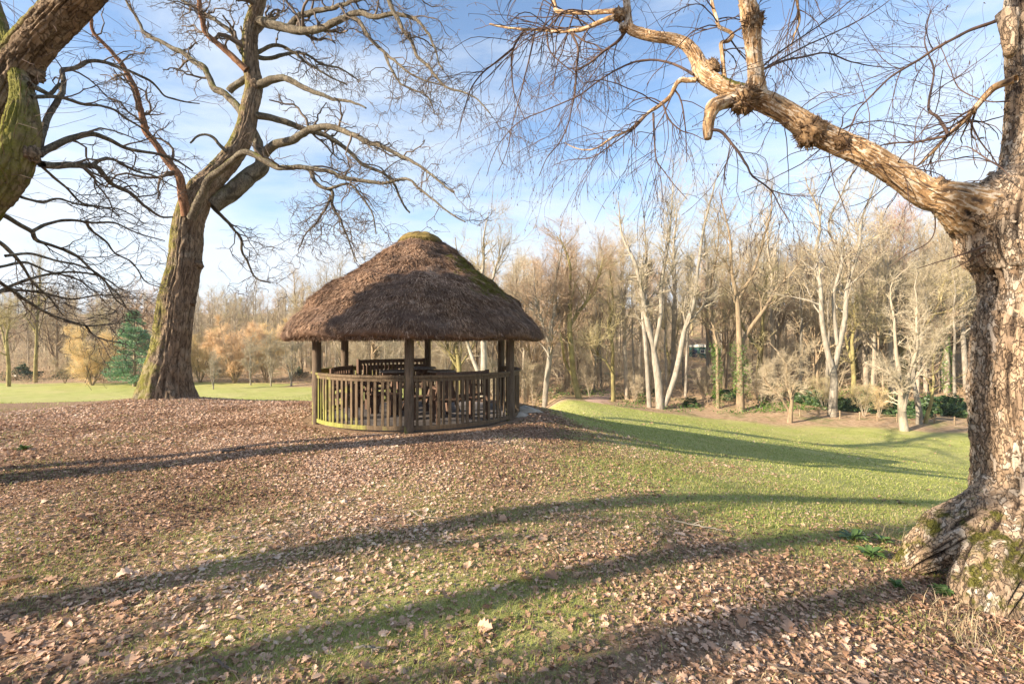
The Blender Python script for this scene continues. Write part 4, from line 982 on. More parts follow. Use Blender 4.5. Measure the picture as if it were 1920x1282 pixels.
B['m'] = seg([(1905, 148), (1880, 157), (1860, 168), (1830, 202), (1804, 232), (1778, 254), (1752, 284), (1722, 311)], D3 + .1, D3 + .9, 15, 3)
B['m2'] = seg([(1778, 252), (1759, 221), (1741, 202), (1752, 138), (1744, 108), (1733, 79), (1740, 40)], D3 + .6, D3 + 1.1, 6, 1.6)
B['m3'] = seg([(1775, 255), (1722, 266), (1669, 269), (1640, 277)], D3 + .6, D3 + 1.2, 6, 1.8)
B['n'] = seg([(1885, 33), (1850, 46), (1812, 60), (1756, 90), (1718, 116), (1669, 146), (1632, 183), (1610, 206), (1598, 232), (1587, 258)], D3 + .1, D3 + .7, 7, 1.8)
B['o'] = seg([(1424, 133), (1467, 116), (1505, 109), (1550, 101), (1600, 118), (1650, 125), (1690, 128)], D3 + .5, D3 + 1.2, 5, 1.3)
B['o2'] = seg([(1424, 130), (1460, 100), (1520, 60), (1580, 15), (1630, -30)], D3 + .5, D3 + .9, 4, 1.3)
B['o3'] = seg([(1440, 124), (1500, 92), (1580, 55), (1650, 15), (1700, -30)], D3 + .6, D3 + 1.2, 3.5, 1.2)
B['p'] = seg([(1362, 162), (1359, 147), (1353, 103), (1352, 80), (1366, 76), (1374, 64), (1362, 56), (1348, 48), (1344, 34), (1334, 0), (1328, -50)], D3 + .6, D3 + .8, 8, 5)
B['q'] = seg([(1545, 258), (1600, 235), (1650, 228), (1700, 236), (1740, 240)], D3 + .3, D3 + .9, 3, 1.2)
B['r'] = seg([(1490, -60), (1494, 5), (1498, 40), (1488, 68), (1482, 88)], D3 + 1, D3 + 1.2, 8, 2)
B['s'] = seg([(1850, 460), (1800, 478), (1760, 490), (1720, 503)], D3 - .1, D3 + .2, 4, 1.2)
B['s2'] = seg([(1850, 470), (1815, 490), (1775, 510)], D3 - .1, D3 + .2, 4, 1.2)
B['t'] = seg([(1730, 372), (1750, 405), (1745, 450), (1700, 478), (1670, 500)], D3 + .1, D3 + .3, 3, 1.1)
B['u'] = seg([(1890, 320), (1850, 300), (1810, 275), (1780, 290)], D3 + .1, D3 + .6, 4, 1.2)
B['v'] = seg([(1893, 190), (1850, 190), (1800, 170), (1780, 130), (1755, 70)], D3 + .15, D3 + .9, 3, 1.1)
for q, (k, s) in enumerate(B.items()):
    p, r = trace(s, n=34, jit=.008, seed=250 + q); b_ = MB()
    big = k in ('a', 'b', 'c', 'm', 'p', 'r', 'e', 'n', 'f', 'j')
    if big: bark_tube(b_, np.c_[p, r], 120, 10, .0025, (2, 1), .07, seed=60 + q)
    else: tubes(b_, p[None], r[None], 6)
    obj('branch', b_, M['birch'] if k in ('b', 'c', 'm', 'p', 'r', 'a') else M['birch_twig'], birch)
g = rng(303)
Pt, Rd = limb_set(list(B.values()), 250, .008, 34)
mainp, mainr = trace(Bm[5:], n=34)
rising = [q for q, k in enumerate(B) if k in ('m', 'm2', 'm3', 'n', 'o', 'o2', 'o3', 'q', 'v', 'u')]
hang = [q for q in range(len(B)) if q not in rising and list(B)[q] not in ('s', 's2', 't')]
w1p, w1r = spawn(g, Pt[hang], Rd[hang], 15, (.15, 1), (55, 18), (.35, 1.15), .2, .45, .0021, .5, 10, .10, .06, -.11, (-.1, .05, -.05))
w1b, w1s = spawn(g, Pt[rising], Rd[rising], 14, (.15, 1), (40, 15), (.4, 1.1), .2, .45, .0021, .5, 9, .10, .05, -.02, (.1, .05, .1))
w1c, w1t = spawn(g, mainp[None], mainr[None], 70, (.0, 1), (80, 20), (.3, .9), 0, .05, .0028, .5, 10, .12, .05, -.03, (0, 0, 0))
w2p, w2r = spawn(g, w1p, w1r, 3.6, (.15, 1), (38, 14), (.15, .55), .2, .7, .0016, .6, 8, .10, .06, -.09)
w2b, w2s = spawn(g, np.concatenate([w1b]), np.concatenate([w1s]), 3.4, (.15, 1), (36, 14), (.15, .5), .2, .7, .0016, .6, 7, .10, .06, -.02)
w2c, w2t = spawn(g, w1c, w1t, 1.6, (.2, 1), (38, 14), (.12, .4), .2, .7, .0016, .6, 7, .10, .06, -.02)
tw = MB()
for a, b_ in ((w1p, w1r), (w1b, w1s), (w1c, w1t)): tubes(tw, a, b_, 4)
for a, b_ in ((w2p, w2r), (w2b, w2s), (w2c, w2t)): tubes(tw, a, b_, 3)
# catkins and buds
allp = np.concatenate([w2p[:, -4:].reshape(-1, 3), w2b[:, -3:].reshape(-1, 3), w1p[:, -3:].reshape(-1, 3)])
allp = allp[g.random(len(allp)) < .33]
e = np.stack([allp, allp + np.array([0, 0, -.011]) + g.normal(size=allp.shape) * .004, allp + np.array([0, 0, -.022]) + g.normal(size=allp.shape) * .007], 1)
tubes(tw, e, np.outer(.6 + .8 * g.random(len(e)), [.0014, .0036, .001]), 4)
obj('crown', tw, M['birch_twig'], birch)

# --- bare trees standing beyond the left edge of the view; their long shadows cross the lawn
def tall_bare(label, x, y, H, r0, seed, lean_=(0, 0), dead=False):
    g = rng(seed); z = hz(x, y); t = thing('bare_tree', label, 'tree', (x, y, z), 0, 'trees beside the view')
    q = [[x, y, z - .2, r0 * 1.25], [x + lean_[0] * .2, y + lean_[1] * .2, z + H * .15, r0], [x + lean_[0] * .5 + .1, y + lean_[1] * .5, z + H * .45, r0 * .75], [x + lean_[0], y + lean_[1], z + H, r0 * .15]]
    b_ = MB(); c_ = bark_tube(b_, q, 160, 24, .015, (2, .4), .05, flare=.4, seed=seed); obj('trunk', b_, M['oak'], t)
    c_ = resample(q, 24)
    a1, r1 = spawn(g, c_[None, :, :3], c_[None, :, 3], 24, (.2, .97), (55, 14), (1.0, 3.8), .2, .5, .02, .3, 8, .12, .12, .03)
    a2, r2 = spawn(g, a1, r1, 6, (.25, 1), (45, 15), (.5, 1.6), .3, .5, .01, .4, 6, .15, .15, .01)
    a3, r3 = spawn(g, a2, r2, 4, (.2, 1), (45, 15), (.2, .7), .3, .6, .007, .5, 4, .15, .15, .0)
    b_ = MB(); tubes(b_, a1, r1, 6); tubes(b_, a2, r2, 4); tubes(b_, a3, r3, 3); obj('crown', b_, M['oak_twig'], t)
def shade_tree(label, x, y, H, seed):  # unseen tree added only to throw shade on the thatch
    g = rng(seed); z = hz(x, y); t = thing('added_shade_tree', label, 'tree', (x, y, z), 0, 'trees beside the view')
    b_ = MB(); c_ = resample(np.array([[x, y, z - .2, .13], [x + .1, y, z + 3, .11], [x, y + .1, z + 6.5, .09], [x + .1, y, z + 10, .03]]), 20); tubes(b_, c_[None, :, :3], c_[None, :, 3], 10); obj('trunk', b_, M['oak'], t)
    a1, r1 = spawn(g, c_[None, :, :3], c_[None, :, 3], 26, (.4, .98), (60, 12), (.7, 1.7), .2, .4, .012, .3, 8, .12, .12, .02); b_ = MB(); tubes(b_, a1, r1, 4)
    a2, r2 = spawn(g, a1, r1, 6, (.25, 1), (45, 15), (.2, .8), .3, .5, .007, .4, 5, .15, .15, 0); tubes(b_, a2, r2, 3); obj('crown', b_, M['oak_twig'], t)
    n = 3400; d_ = nrm(g.normal(size=(n, 3))); rr4 = (1 + .3 * fbm(d_ * 2 + seed, 3)) * (.3 + .7 * g.random(n) ** .5)
    b_ = MB(); cards(b_, g, np.array([x, y, z + 6.3]) + d_ * rr4[:, None] * np.array([.7, .7, 1.25]), nrm(d_ + .6 * g.normal(size=(n, 3))), .16); obj('ivy', b_, M['ivy'], t, smooth=False)  # leaf mass sized and placed to shade the roof's lower right
shade_tree('unseen slim ivy-topped tree added beyond the left edge to shade the lower right of the thatch', -11.5, 3.35, 10, 411)
tall_bare('bare tree outside the left edge whose shadow crosses the middle of the lawn', -10.6, -1.1, 16, .16, 401, (.3, .4))
tall_bare('bare tree behind the camera whose shadow ends above the birch root', -11.8, -3.1, 17, .15, 402, (-.3, .3))
tall_bare('bare tree behind the camera whose shadow runs along the birch foot', -9.3, -2.45, 15, .14, 403, (.2, -.4))
# ------------------------------------------------------------------ woodland
def grow(seed, H, stems, r0, l1=20, l2=7, l3=7, spread=38, asc=.06, l1len=(.22, .42), kind='wood', lo=.3, k1=6, twr=.011, l3len=(.35, .9), dens=1.0):
    """one bare tree at the origin: stems and limbs in one mesh, the finer branches in another.
    stems: list of control lists (x,y,z,r factor) in units of H"""
    g = rng(seed); tr_, cr = MB(), MB()
    S = np.stack([resample(np.array(s) * np.array([H, H, H, r0]), 16) for s in stems])
    S[:, :, :3] += np.stack([noise3(np.stack([np.arange(16) * .45 + 9 * k + seed, np.full(16, 2.3 * k), np.zeros(16)], 1)) for k in range(2)] + [np.zeros(16)], 1)[None] * H * .018 * np.linspace(0, 1, 16)[None, :, None]
    tubes(tr_, S[:, :, :3], S[:, :, 3], 9)
    a1, r1 = spawn(g, S[:, :, :3], S[:, :, 3], l1 / len(S), (lo, .98), (spread, 10), (l1len[0] * H, l1len[1] * H), .55, .55, twr * 1.8, .3, 9, .09, .10, asc)
    tubes(tr_, a1, r1, 5)
    a2, r2 = spawn(g, np.concatenate([a1]), np.concatenate([r1]), l2 * dens, (.15, 1), (42, 14), (.07 * H, .17 * H), .35, .6, twr * 1.1, .4, 6, .12, .14, asc * .6)
    ab_, rb_ = spawn(g, S[:, :, :3], S[:, :, 3], l1 * .8 / len(S), (.55, 1), (48, 14), (.06 * H, .15 * H), .3, .4, twr, .4, 6, .12, .14, asc)
    a2 = np.concatenate([a2, ab_]); r2 = np.concatenate([r2, rb_])
    a3, r3 = spawn(g, a2, r2, l3 * dens, (.1, 1), (40, 16), l3len, .3, .7, twr * .62, .55, 4, .14, .12, asc * .6)
    tubes(cr, a2, r2, 3); tubes(cr, a3, r3, 3)
    return tr_, cr
def straight(lean=0, top=1.0): return [(0, 0, -.02, 1.15), (lean * .15, 0, .12, 1), (lean * .45, 0, .45, .72), (lean, 0, top, .12)]
PROTO = {}
def proto(key, bark, tw, *a, **k):
    tr_, cr = grow(*a, **k); me1, me2 = tr_.mesh('trunk'), cr.mesh('crown')
    me1.materials.append(M[bark]); me2.materials.append(M[tw]); PROTO[key] = (me1, me2, tr_.arrays(), cr.arrays()); return key
def tree_from(key, label, loc, rz=0.0, sc=1.0, szz=None, group=None, bark=None, tw=None, name='bare_tree', cat='tree'):
    t = thing(name, label, cat, loc, rz, group); t.scale = (sc, sc, szz or sc)
    for nm, me, alt in (('trunk', PROTO[key][0], bark), ('crown', PROTO[key][1], tw)):
        o = bpy.data.objects.new(nm, me); COL.objects.link(o); o.parent = t
        if alt: o.material_slots[0].link = 'OBJECT'; o.material_slots[0].material = M[alt]
    return t
proto('ash', 'grey_bark', 'twig_tan', 501, 17, [straight(.04)], .24, 22, 7, 8, spread=32, asc=.09)
proto('ashb', 'pale_bark', 'twig_pale', 502, 18, [straight(-.05), [(0, 0, .2, .7), (.06, .02, .4, .6), (.10, .04, .75, .35), (.12, .05, .98, .1)]], .24, 26, 7, 8, spread=30, asc=.09)
proto('broad', 'brown_bark', 'twig_rust', 503, 14, [[(0, 0, -.02, 1.2), (.01, 0, .15, 1), (.03, .02, .35, .8), (.0, .0, .85, .12)], [(.01, 0, .25, .7), (.10, .03, .45, .5), (.2, .06, .9, .1)], [(.01, 0, .22, .7), (-.10, .02, .45, .5), (-.2, -.03, .88, .1)]], .26, 34, 8, 9, spread=42, asc=.05, l1len=(.2, .36))
proto('oakb', 'moss_bark', 'twig_olive', 504, 14, [[(0, 0, -.02, 1.2), (-.02, 0, .2, 1), (-.06, .02, .4, .8), (-.08, .0, .85, .12)], [(-.03, 0, .28, .7), (.12, .03, .5, .5), (.22, .06, .85, .1)]], .24, 28, 8, 8, spread=48, asc=.03, l1len=(.2, .38), lo=.25)
proto('pole', 'pale_bark', 'twig_tan', 505, 15, [straight(.03)], .13, 18, 6, 7, spread=34, asc=.07, l1len=(.10, .2), lo=.4)
proto('poleb', 'brown_bark', 'twig_olive', 506, 13, [straight(-.09)], .12, 16, 6, 7, spread=38, asc=.06, l1len=(.12, .24), lo=.35)
proto('dense', 'brown_bark', 'twig_tan', 507, 15, [straight(.02), [(0, 0, .15, .8), (-.05, .03, .4, .6), (-.1, .05, .95, .1)]], .22, 34, 8, 9, spread=40, asc=.07, lo=.2)
proto('poplar', 'grey_bark', 'twig_red', 508, 18, [straight(.01)], .18, 46, 7, 8, spread=22, asc=.12, l1len=(.14, .3), lo=.15)
def many(n, spread_, top=1.0, seed=0, r=.6):
    g = rng(seed); out_ = []
    for k in range(n):
        a = k * 2 * math.pi / n + g.normal(0, .3); s = spread_ * (.5 + .7 * g.random()); dx, dy = math.cos(a), math.sin(a)
        out_.append([(dx * .01, dy * .01, -.02, r), (dx * s * .25, dy * s * .25, .2, r * .8), (dx * s * .65, dy * s * .65, .55, r * .5), (dx * s, dy * s, top * (.8 + .25 * g.random()), .08)])
    return out_
proto('willow', 'brown_bark', 'twig_yellow', 509, 5.2, many(9, .46, 1, 1), .10, 70, 10, 18, spread=46, asc=.03, l1len=(.2, .42), lo=.12, twr=.012, l3len=(.3, .7))
proto('willowb', 'brown_bark', 'twig_orange', 510, 5.4, many(8, .44, 1, 2), .10, 64, 10, 18, spread=48, asc=.03, l1len=(.2, .44), lo=.12, twr=.012, l3len=(.3, .7))
proto('small', 'pale_bark', 'twig_pale', 511, 5.5, [straight(.03), [(0, 0, .1, .8), (.06, .02, .4, .5), (.12, .03, .9, .1)], [(0, 0, .08, .8), (-.07, .02, .4, .5), (-.12, -.03, .85, .1)]], .09, 36, 8, 8, spread=48, asc=.03, lo=.2, twr=.010, l3len=(.2, .6), l1len=(.2, .4))
proto('hazel', 'grey_bark', 'twig_tan', 512, 4.5, many(9, .35, 1, 3, .5), .07, 50, 7, 8, spread=40, asc=.05, lo=.15, twr=.009, l3len=(.25, .7), l1len=(.2, .4))

# --- individually placed trees of the wood's front rank and of the lawn
def stem_tree(label, d, stems, seed, bark, tw, l1=24, l2=8, l3=8, spread=30, asc=.08, twr=.011, l1len=(2.2, 5.5), lo=.3, name='bare_tree', group=None, l3len=(.35, .9), l2len=(1.0, 2.6)):
    """tree whose stems follow the photograph: lists of (px, py, width_px) at distance d"""
    bx, by = stems[0][0][0], stems[0][0][1]; b0 = stand(bx, d); dz = b0[2] - P(bx, by, d)[2]
    t = thing(name, label, 'tree', b0, 0, group); g = rng(seed); S = []
    for q, s in enumerate(stems):
        c_ = np.array([[*(P(a, b, d) + np.array([0, (k / max(len(s) - 1, 1)) * g.normal(0, .8), dz])), w_ * .42 * d / F] for k, (a, b, w_) in enumerate(s)])
        c_[0, 2] -= .15 if q == 0 else 0
        S.append(resample(c_, 22))
    S = np.stack(S); tr_, cr = MB(), MB()
    S[:, :, :3] += np.stack([noise3(np.stack([np.arange(22) * .5 + 9 * k + seed, np.full(22, 2.3 * k), np.zeros(22)], 1)) for k in range(3)], 1)[None] * .10 * np.linspace(0, 1, 22)[None, :, None]
    tubes(tr_, S[:, :, :3], S[:, :, 3], 12)
    a1, r1 = spawn(g, S[:, :, :3], S[:, :, 3], l1 / len(S), (lo, .98), (spread, 10), l1len, .5, .5, twr * 1.8, .3, 9, .09, .10, asc)
    tubes(tr_, a1, r1, 5)
    a2, r2 = spawn(g, a1, r1, l2, (.15, 1), (40, 14), l2len, .35, .6, twr * 1.1, .4, 6, .12, .14, asc * .6)
    ab_, rb_ = spawn(g, S[:, :, :3], S[:, :, 3], l1 * .8 / len(S), (max(.45, lo), 1), (48, 14), l2len, .3, .4, twr, .4, 6, .12, .14, asc)
    a2 = np.concatenate([a2, ab_]); r2 = np.concatenate([r2, rb_])
    a3, r3 = spawn(g, a2, r2, l3, (.1, 1), (40, 16), l3len, .3, .7, twr * .62, .55, 4, .14, .12, asc * .6)
    tubes(cr, a2, r2, 3); tubes(cr, a3, r3, 3)
    obj('trunk', tr_, M[bark], t); obj('crown', cr, M[tw], t)
    return t
def ivy_on(t, d, pts, rad_px, seed, n=900):
    g = rng(seed); c_ = resample(np.array([[*P(a, b, d), rad_px * d / F] for a, b in pts]), 30)
    i = g.integers(0, 30, n); a = g.random(n) * 2 * np.pi
    nz = .7 + .6 * g.random(n); lump = 1 + .45 * noise3(np.stack([np.cos(a) * 1.4, np.sin(a) * 1.4, i * .35], 1))
    o = np.stack([np.cos(a), np.sin(a), np.zeros(n)], -1)
    p = c_[i, :3] + o * (c_[i, 3] * nz * lump)[:, None] + np.stack([np.zeros(n), np.zeros(n), g.normal(0, .12, n)], -1)
    mb = MB(); cards(mb, g, p, nrm(o + g.normal(size=(n, 3)) * .5), .10)
    return obj('ivy', mb, M['ivy'], t, smooth=False)

stem_tree('three-stemmed pale tree spreading from one foot at the edge of the lawn', 41.5,
          [[(1238, 770, 20), (1234, 715, 17), (1225, 660, 15), (1213, 600, 13), (1203, 555, 11), (1185, 500, 8), (1170, 440, 5), (1160, 380, 2)],
           [(1245, 766, 13), (1262, 720, 12), (1275, 680, 12), (1287, 625, 11), (1300, 575, 9), (1310, 500, 7), (1325, 420, 5), (1335, 345, 2)],
           [(1225, 665, 9), (1238, 600, 9), (1241, 540, 8), (1246, 470, 6), (1255, 410, 4), (1262, 345, 2)]], 601, 'pale_bark', 'twig_pale', 36, 8, 9, 30, .07)
stem_tree('slim pale tree immediately left of the three-stemmed tree', 41.8, [[(1218, 766, 11), (1214, 710, 10), (1208, 650, 9), (1207, 590, 7), (1212, 510, 5), (1205, 400, 2)]], 602, 'pale_bark', 'twig_tan', 18, 7, 8)
t = stem_tree('forked dark tree with thick ivy round its lower trunk at the wood edge', 41,
          [[(1388, 769, 19), (1388, 720, 15), (1386, 670, 13), (1384, 610, 11), (1380, 550, 9), (1368, 505, 7), (1355, 440, 4), (1345, 360, 2)],
           [(1387, 655, 9), (1402, 625, 9), (1430, 580, 8), (1465, 540, 6), (1490, 505, 4), (1520, 470, 2)],
           [(1384, 560, 7), (1400, 530, 7), (1420, 490, 6), (1436, 450, 5), (1440, 400, 3), (1450, 345, 2)]], 603, 'brown_bark', 'twig_tan', 34, 8, 8, 34, .05)
ivy_on(t, 41, [(1388, 738), (1388, 710), (1387, 680), (1386, 645)], 13, 1, 1300)
t = stem_tree('slender tree sheathed in bright ivy left of the forked ivy tree', 42, [[(1346, 766, 8), (1345, 700, 7), (1343, 640, 6), (1340, 560, 5), (1345, 480, 3), (1340, 400, 2)]], 604, 'brown_bark', 'twig_olive', 16, 7, 7)
ivy_on(t, 42, [(1346, 760), (1345, 720), (1344, 680), (1342, 645)], 8, 2, 1200)
stem_tree('tall twin-stemmed pale tree rising from a stout trunk on the lawn edge', 38.5,
          [[(1560, 783, 21), (1560, 745, 16), (1561, 705, 15), (1549, 655, 11), (1537, 600, 10), (1532, 540, 8), (1537, 480, 7), (1530, 420, 5), (1522, 330, 2)],
           [(1561, 710, 12), (1572, 655, 11), (1586, 600, 10), (1594, 540, 8), (1605, 470, 6), (1625, 400, 4), (1640, 320, 2)],
           [(1570, 650, 8), (1566, 560, 7), (1572, 490, 6), (1560, 420, 4), (1570, 340, 2)]], 605, 'pale_bark', 'twig_tan', 40, 7, 7, 28, .08)
stem_tree('young grey tree with a sturdy pale foot standing alone out on the lawn', 33.5,
          [[(1696, 806, 18), (1695, 765, 15), (1691, 720, 10), (1688, 660, 7), (1685, 600, 5), (1680, 540, 3), (1690, 490, 1.5)],
           [(1695, 770, 8), (1702, 720, 7), (1706, 650, 6), (1708, 580, 4), (1712, 500, 2)],
           [(1697, 760, 6), (1712, 725, 6), (1728, 690, 5), (1742, 650, 4), (1748, 615, 2)],
           [(1693, 740, 5), (1676, 715, 5), (1660, 698, 4), (1648, 685, 2)]], 606, 'grey_bark', 'twig_pale', 60, 8, 8, 30, .07, .006, (.8, 2.4), .12, 'young_tree', None, (.2, .5), (.5, 1.3))
stem_tree('small twisted tree with a pale twiggy dome out on the lawn', 36.5,
          [[(1480, 790, 12), (1482, 770, 9), (1479, 745, 6), (1474, 715, 4), (1470, 680, 2), (1465, 640, 1)],
           [(1482, 768, 7), (1488, 735, 5), (1496, 695, 3), (1505, 645, 1.5)],
           [(1481, 770, 6), (1462, 740, 4), (1445, 715, 3), (1435, 690, 1.5)]], 607, 'brown_bark', 'twig_tan', 44, 8, 9, 46, .03, .006, (.7, 2.0), .2, 'small_tree', None, (.2, .55), (.5, 1.2))
stem_tree('leaning mossy tree at the foot of the woodland path', 42.5,
          [[(1086, 760, 15), (1077, 720, 13), (1071, 680, 12), (1068, 640, 12), (1067, 600, 10), (1072, 560, 7), (1065, 500, 5), (1050, 450, 2)],
           [(1068, 625, 8), (1085, 600, 8), (1105, 570, 6), (1120, 540, 4), (1135, 490, 2)],
           [(1078, 725, 7), (1060, 690, 6), (1052, 660, 5), (1048, 610, 4), (1040, 540, 2)]], 608, 'moss_bark', 'twig_rust', 44, 9, 9, 40, .05)
stem_tree('slim straight tree right of the woodland path with a low fork', 43,
          [[(1150, 758, 10), (1149, 715, 9), (1150, 700, 8), (1146, 660, 7), (1146, 620, 5), (1150, 560, 4), (1140, 500, 2)],
           [(1149, 705, 5), (1135, 685, 4), (1122, 672, 3), (1110, 655, 1.5)]], 609, 'moss_bark', 'twig_olive', 24, 7, 7)
stem_tree('pale smooth-trunked tree at the wood edge right of the shelter', 42,
          [[(1021, 752, 13), (1024, 710, 12), (1030, 660, 12), (1034, 610, 10), (1040, 560, 7), (1045, 500, 5), (1055, 445, 2)],
           [(1032, 640, 6), (1018, 600, 6), (1005, 550, 4), (1000, 490, 2)]], 610, 'pale_bark', 'twig_rust', 34, 9, 9, 42, .05)
stem_tree('tall bare tree with a fan-shaped crown behind the thatched roof', 38,
          [[(903, 748, 19), (905, 700, 17), (907, 655, 15), (905, 600, 12), (903, 520, 10), (905, 470, 7), (908, 420, 4), (915, 368, 1.5)],
           [(906, 690, 9), (890, 655, 9), (880, 630, 8), (868, 580, 6), (862, 500, 4), (855, 420, 2)],
           [(906, 560, 7), (922, 500, 6), (935, 460, 4), (955, 420, 1.5)]], 611, 'pale_bark', 'twig_tan', 30, 7, 7, 26, .08)
stem_tree('forked tree seen between the shelter posts left of the pale trunk', 41,
          [[(862, 752, 12), (862, 700, 11), (858, 660, 9), (850, 620, 6), (848, 560, 3)], [(862, 690, 7), (846, 665, 6), (838, 640, 4), (830, 600, 2)]], 612, 'moss_bark', 'twig_tan', 24, 7, 7)
stem_tree('short pale trunk with a mossy base at the lawn edge', 35.5, [[(1723, 793, 13), (1722, 770, 12), (1720, 745, 10), (1722, 700, 7), (1725, 620, 4), (1720, 540, 2)]], 613, 'pale_bark', 'twig_tan', 20, 6, 7)
stem_tree('thin leaning tree right beside the short pale trunk', 35.7, [[(1734, 793, 8), (1739, 765, 7), (1743, 740, 6), (1750, 690, 4), (1752, 620, 2)]], 614, 'moss_bark', 'twig_rust', 14, 6, 7)
tp = stand(1745, 46); tree_from('poplar', 'tall narrow tree with reddish twigs behind the young lawn tree', stand(1690, 47), .5, 1.0, .98)
tree_from('poplar', 'second reddish narrow tree, nearer the birch trunk', stand(1650, 52), 2.1, .9, .95)
t = tree_from('ash', 'dark ivy-hung tree beside the big birch trunk', stand(1775, 44), 1.0, .95)
g = rng(77); mb = MB(); n = 1500; zz = g.random(n) * 9; aa = g.random(n) * 2 * np.pi; rr3 = .35 + .3 * noise3(np.stack([np.cos(aa), np.sin(aa), zz * .8], 1)) + .1 * g.random(n)
o_ = np.stack([np.cos(aa), np.sin(aa), 0 * aa], -1); cards(mb, g, o_ * rr3[:, None] + np.stack([.04 * 17 * (zz / 17) ** 1.2, 0 * zz, zz], -1), nrm(o_ + .5 * g.normal(size=(n, 3))), .13)
obj('ivy', mb, M['ivy'], t, smooth=False, loc=(0, 0, 0))

FR = [  # px, distance, prototype, scale, label
 (985, 44, 'broad', .82, 'low rust-tinged tree just right of the thatched eave'), (1062, 47, 'broad', 1.12, 'rounded rust-coloured crown above the wood edge right of the shelter'),
 (1175, 45, 'ash', .85, 'bare tree between the path tree and the three-stemmed tree'), (1262, 49, 'ashb', 1.08, 'very tall pale tree behind the three-stemmed tree'),
 (1285, 46, 'pole', 1.0, 'pale pole-like tree left of the green hut'), (1330, 52, 'ashb', 1.05, 'tall fine-twigged tree above the green hut'),
 (1420, 47, 'oakb', 1.0, 'spreading olive-twigged tree right of the forked ivy tree'), (1452, 50, 'ash', 1.1, 'tall ash-like tree left of the twiggy dome'),
 (1500, 45, 'pole', 1.1, 'straight pale pole between the twiggy dome and the twin-stemmed tree'), (1528, 48, 'dense', .9, 'dense brown tree behind the twin-stemmed tree'),
 (1600, 43, 'oakb', .8, 'crooked mossy tree right of the twin-stemmed tree'), (1625, 46, 'ash', 1.0, 'bare tree halfway between the twin-stemmed and the young lawn tree'),
 (1790, 40, 'pole', .9, 'thin pole tree half hidden at the birch trunk'), (1660, 41, 'poleb', .8, 'leaning brown pole tree left of the young lawn tree'),
 (1118, 50, 'dense', .85, 'dense brown tree at the top of the path'), (1360, 46, 'poleb', .95, 'brown pole tree between the two ivy-clad trees'),
 (845, 46, 'oakb', .85, 'olive-twigged tree showing under the thatch near the rear post'), (700, 48, 'dense', .8, 'dense tree seen through the left half of the shelter'),
 (760, 50, 'pole', .85, 'pole tree seen behind the front post of the shelter'), (960, 48, 'ash', .8, 'bare tree over the right end of the thatch'),
 (630, 60, 'ashb', .75, 'greenish ivy-tinted tree left of the thatch slope'), (560, 66, 'ash', .8, 'tree with a white stem left of the shelter roof')]
for q, (px, d, k, s_, lb) in enumerate(FR): tree_from(k, lb, stand(px, d), q * 1.37, s_)

# --- left side of the lawn: shrubs, conifer, small trees
tree_from('willow', 'golden bushy tree left of the conifer', stand(172, 47), .3, 1.0, 1.02, None, name='bushy_tree')
tree_from('willow', 'smaller golden bush close behind the golden bushy tree', stand(187, 53), 1.9, .8, .85, None, name='bushy_tree')
tree_from('willow', 'tawny bushy tree just right of the oak trunk', stand(375, 50), 2.6, .92, 1.0, None, bark=None, name='bushy_tree')
tree_from('willowb', 'orange bushy tree midway between the oak and the shelter', stand(440, 49), .9, .98, 1.1, None, name='bushy_tree')
tree_from('willowb', 'orange-tan bushy tree nearest the shelter post', stand(498, 52), 2.2, .9, 1.1, None, tw='twig_yellow', name='bushy_tree')
tree_from('small', 'white-stemmed small tree just left of the shelter', stand(546, 46), .4, 1.0, 1.0, None, name='small_tree')
tree_from('small', 'little pale tree close right of the oak foot', stand(400, 43), 1.4, .55, .6, None, name='small_tree')
tree_from('small', 'pale forked small tree in front of the orange bushes', stand(470, 47), 2.0, .8, .85, None, name='small_tree')
tree_from('small', 'slim small tree with a dark base between two orange bushes', stand(508, 46), 3.0, .8, .9, None, bark='grey_bark', name='small_tree')
tree_from('oakb', 'bare tree with one low slanting branch at the far left', stand(16, 46), 2.5, .62, .7)
tree_from('ash', 'mossy-footed bare tree second from the left edge', stand(66, 50), .2, .7, .8, None, 'moss_bark')
tree_from('hazel', 'low dark-stemmed bush left of the golden bushy tree', stand(122, 49), .8, .7, .6, None, 'brown_bark', 'twig_tan', 'bush', 'bush')
tree_from('dense', 'brown dense tree behind the golden bushy tree', stand(105, 60), .8, .8, .75)
tree_from('broad', 'rust-twigged tree behind the conifer', stand(270, 62), 1.8, .9, .85)
# conifer
cz = stand(252, 46); t = thing('conifer', 'blue-green conifer beside the golden bushy tree', 'tree', cz)
H = 7.3; g = rng(88); b_ = MB(); c_ = resample(np.array([[0, 0, -.1, .16], [.03, 0, H * .5, .10], [0, 0, H, .02]]), 16); tubes(b_, c_[None, :, :3], c_[None, :, 3], 8); obj('trunk', b_, M['brown_bark'], t, loc=(0, 0, 0))
nb = 150; hh = .35 + (H - .4) * g.random(nb) ** 1.15; az = g.random(nb) * 2 * np.pi
ln_ = (2.25 * np.clip(1 - hh / H, 0, 1) ** .75 + .16) * (.75 + .4 * g.random(nb))
s_ = np.linspace(0, 1, 7)[None]
bp = np.stack([np.cos(az)[:, None] * ln_[:, None] * s_, np.sin(az)[:, None] * ln_[:, None] * s_, hh[:, None] + ln_[:, None] * (.25 * s_ - .32 * s_ ** 2 + .16 * s_ ** 3)], -1)
b_ = MB(); tubes(b_, bp, np.outer(np.full(nb, .02), np.linspace(1, .3, 7)), 3, attr=.2)
nc = 13000; i = g.integers(0, nb, nc); f = (.2 + .8 * g.random(nc) ** .7) * 6; k = np.minimum(f.astype(int), 5); p = bp[i, k] * (1 - (f - k))[:, None] + bp[i, k + 1] * (f - k)[:, None]
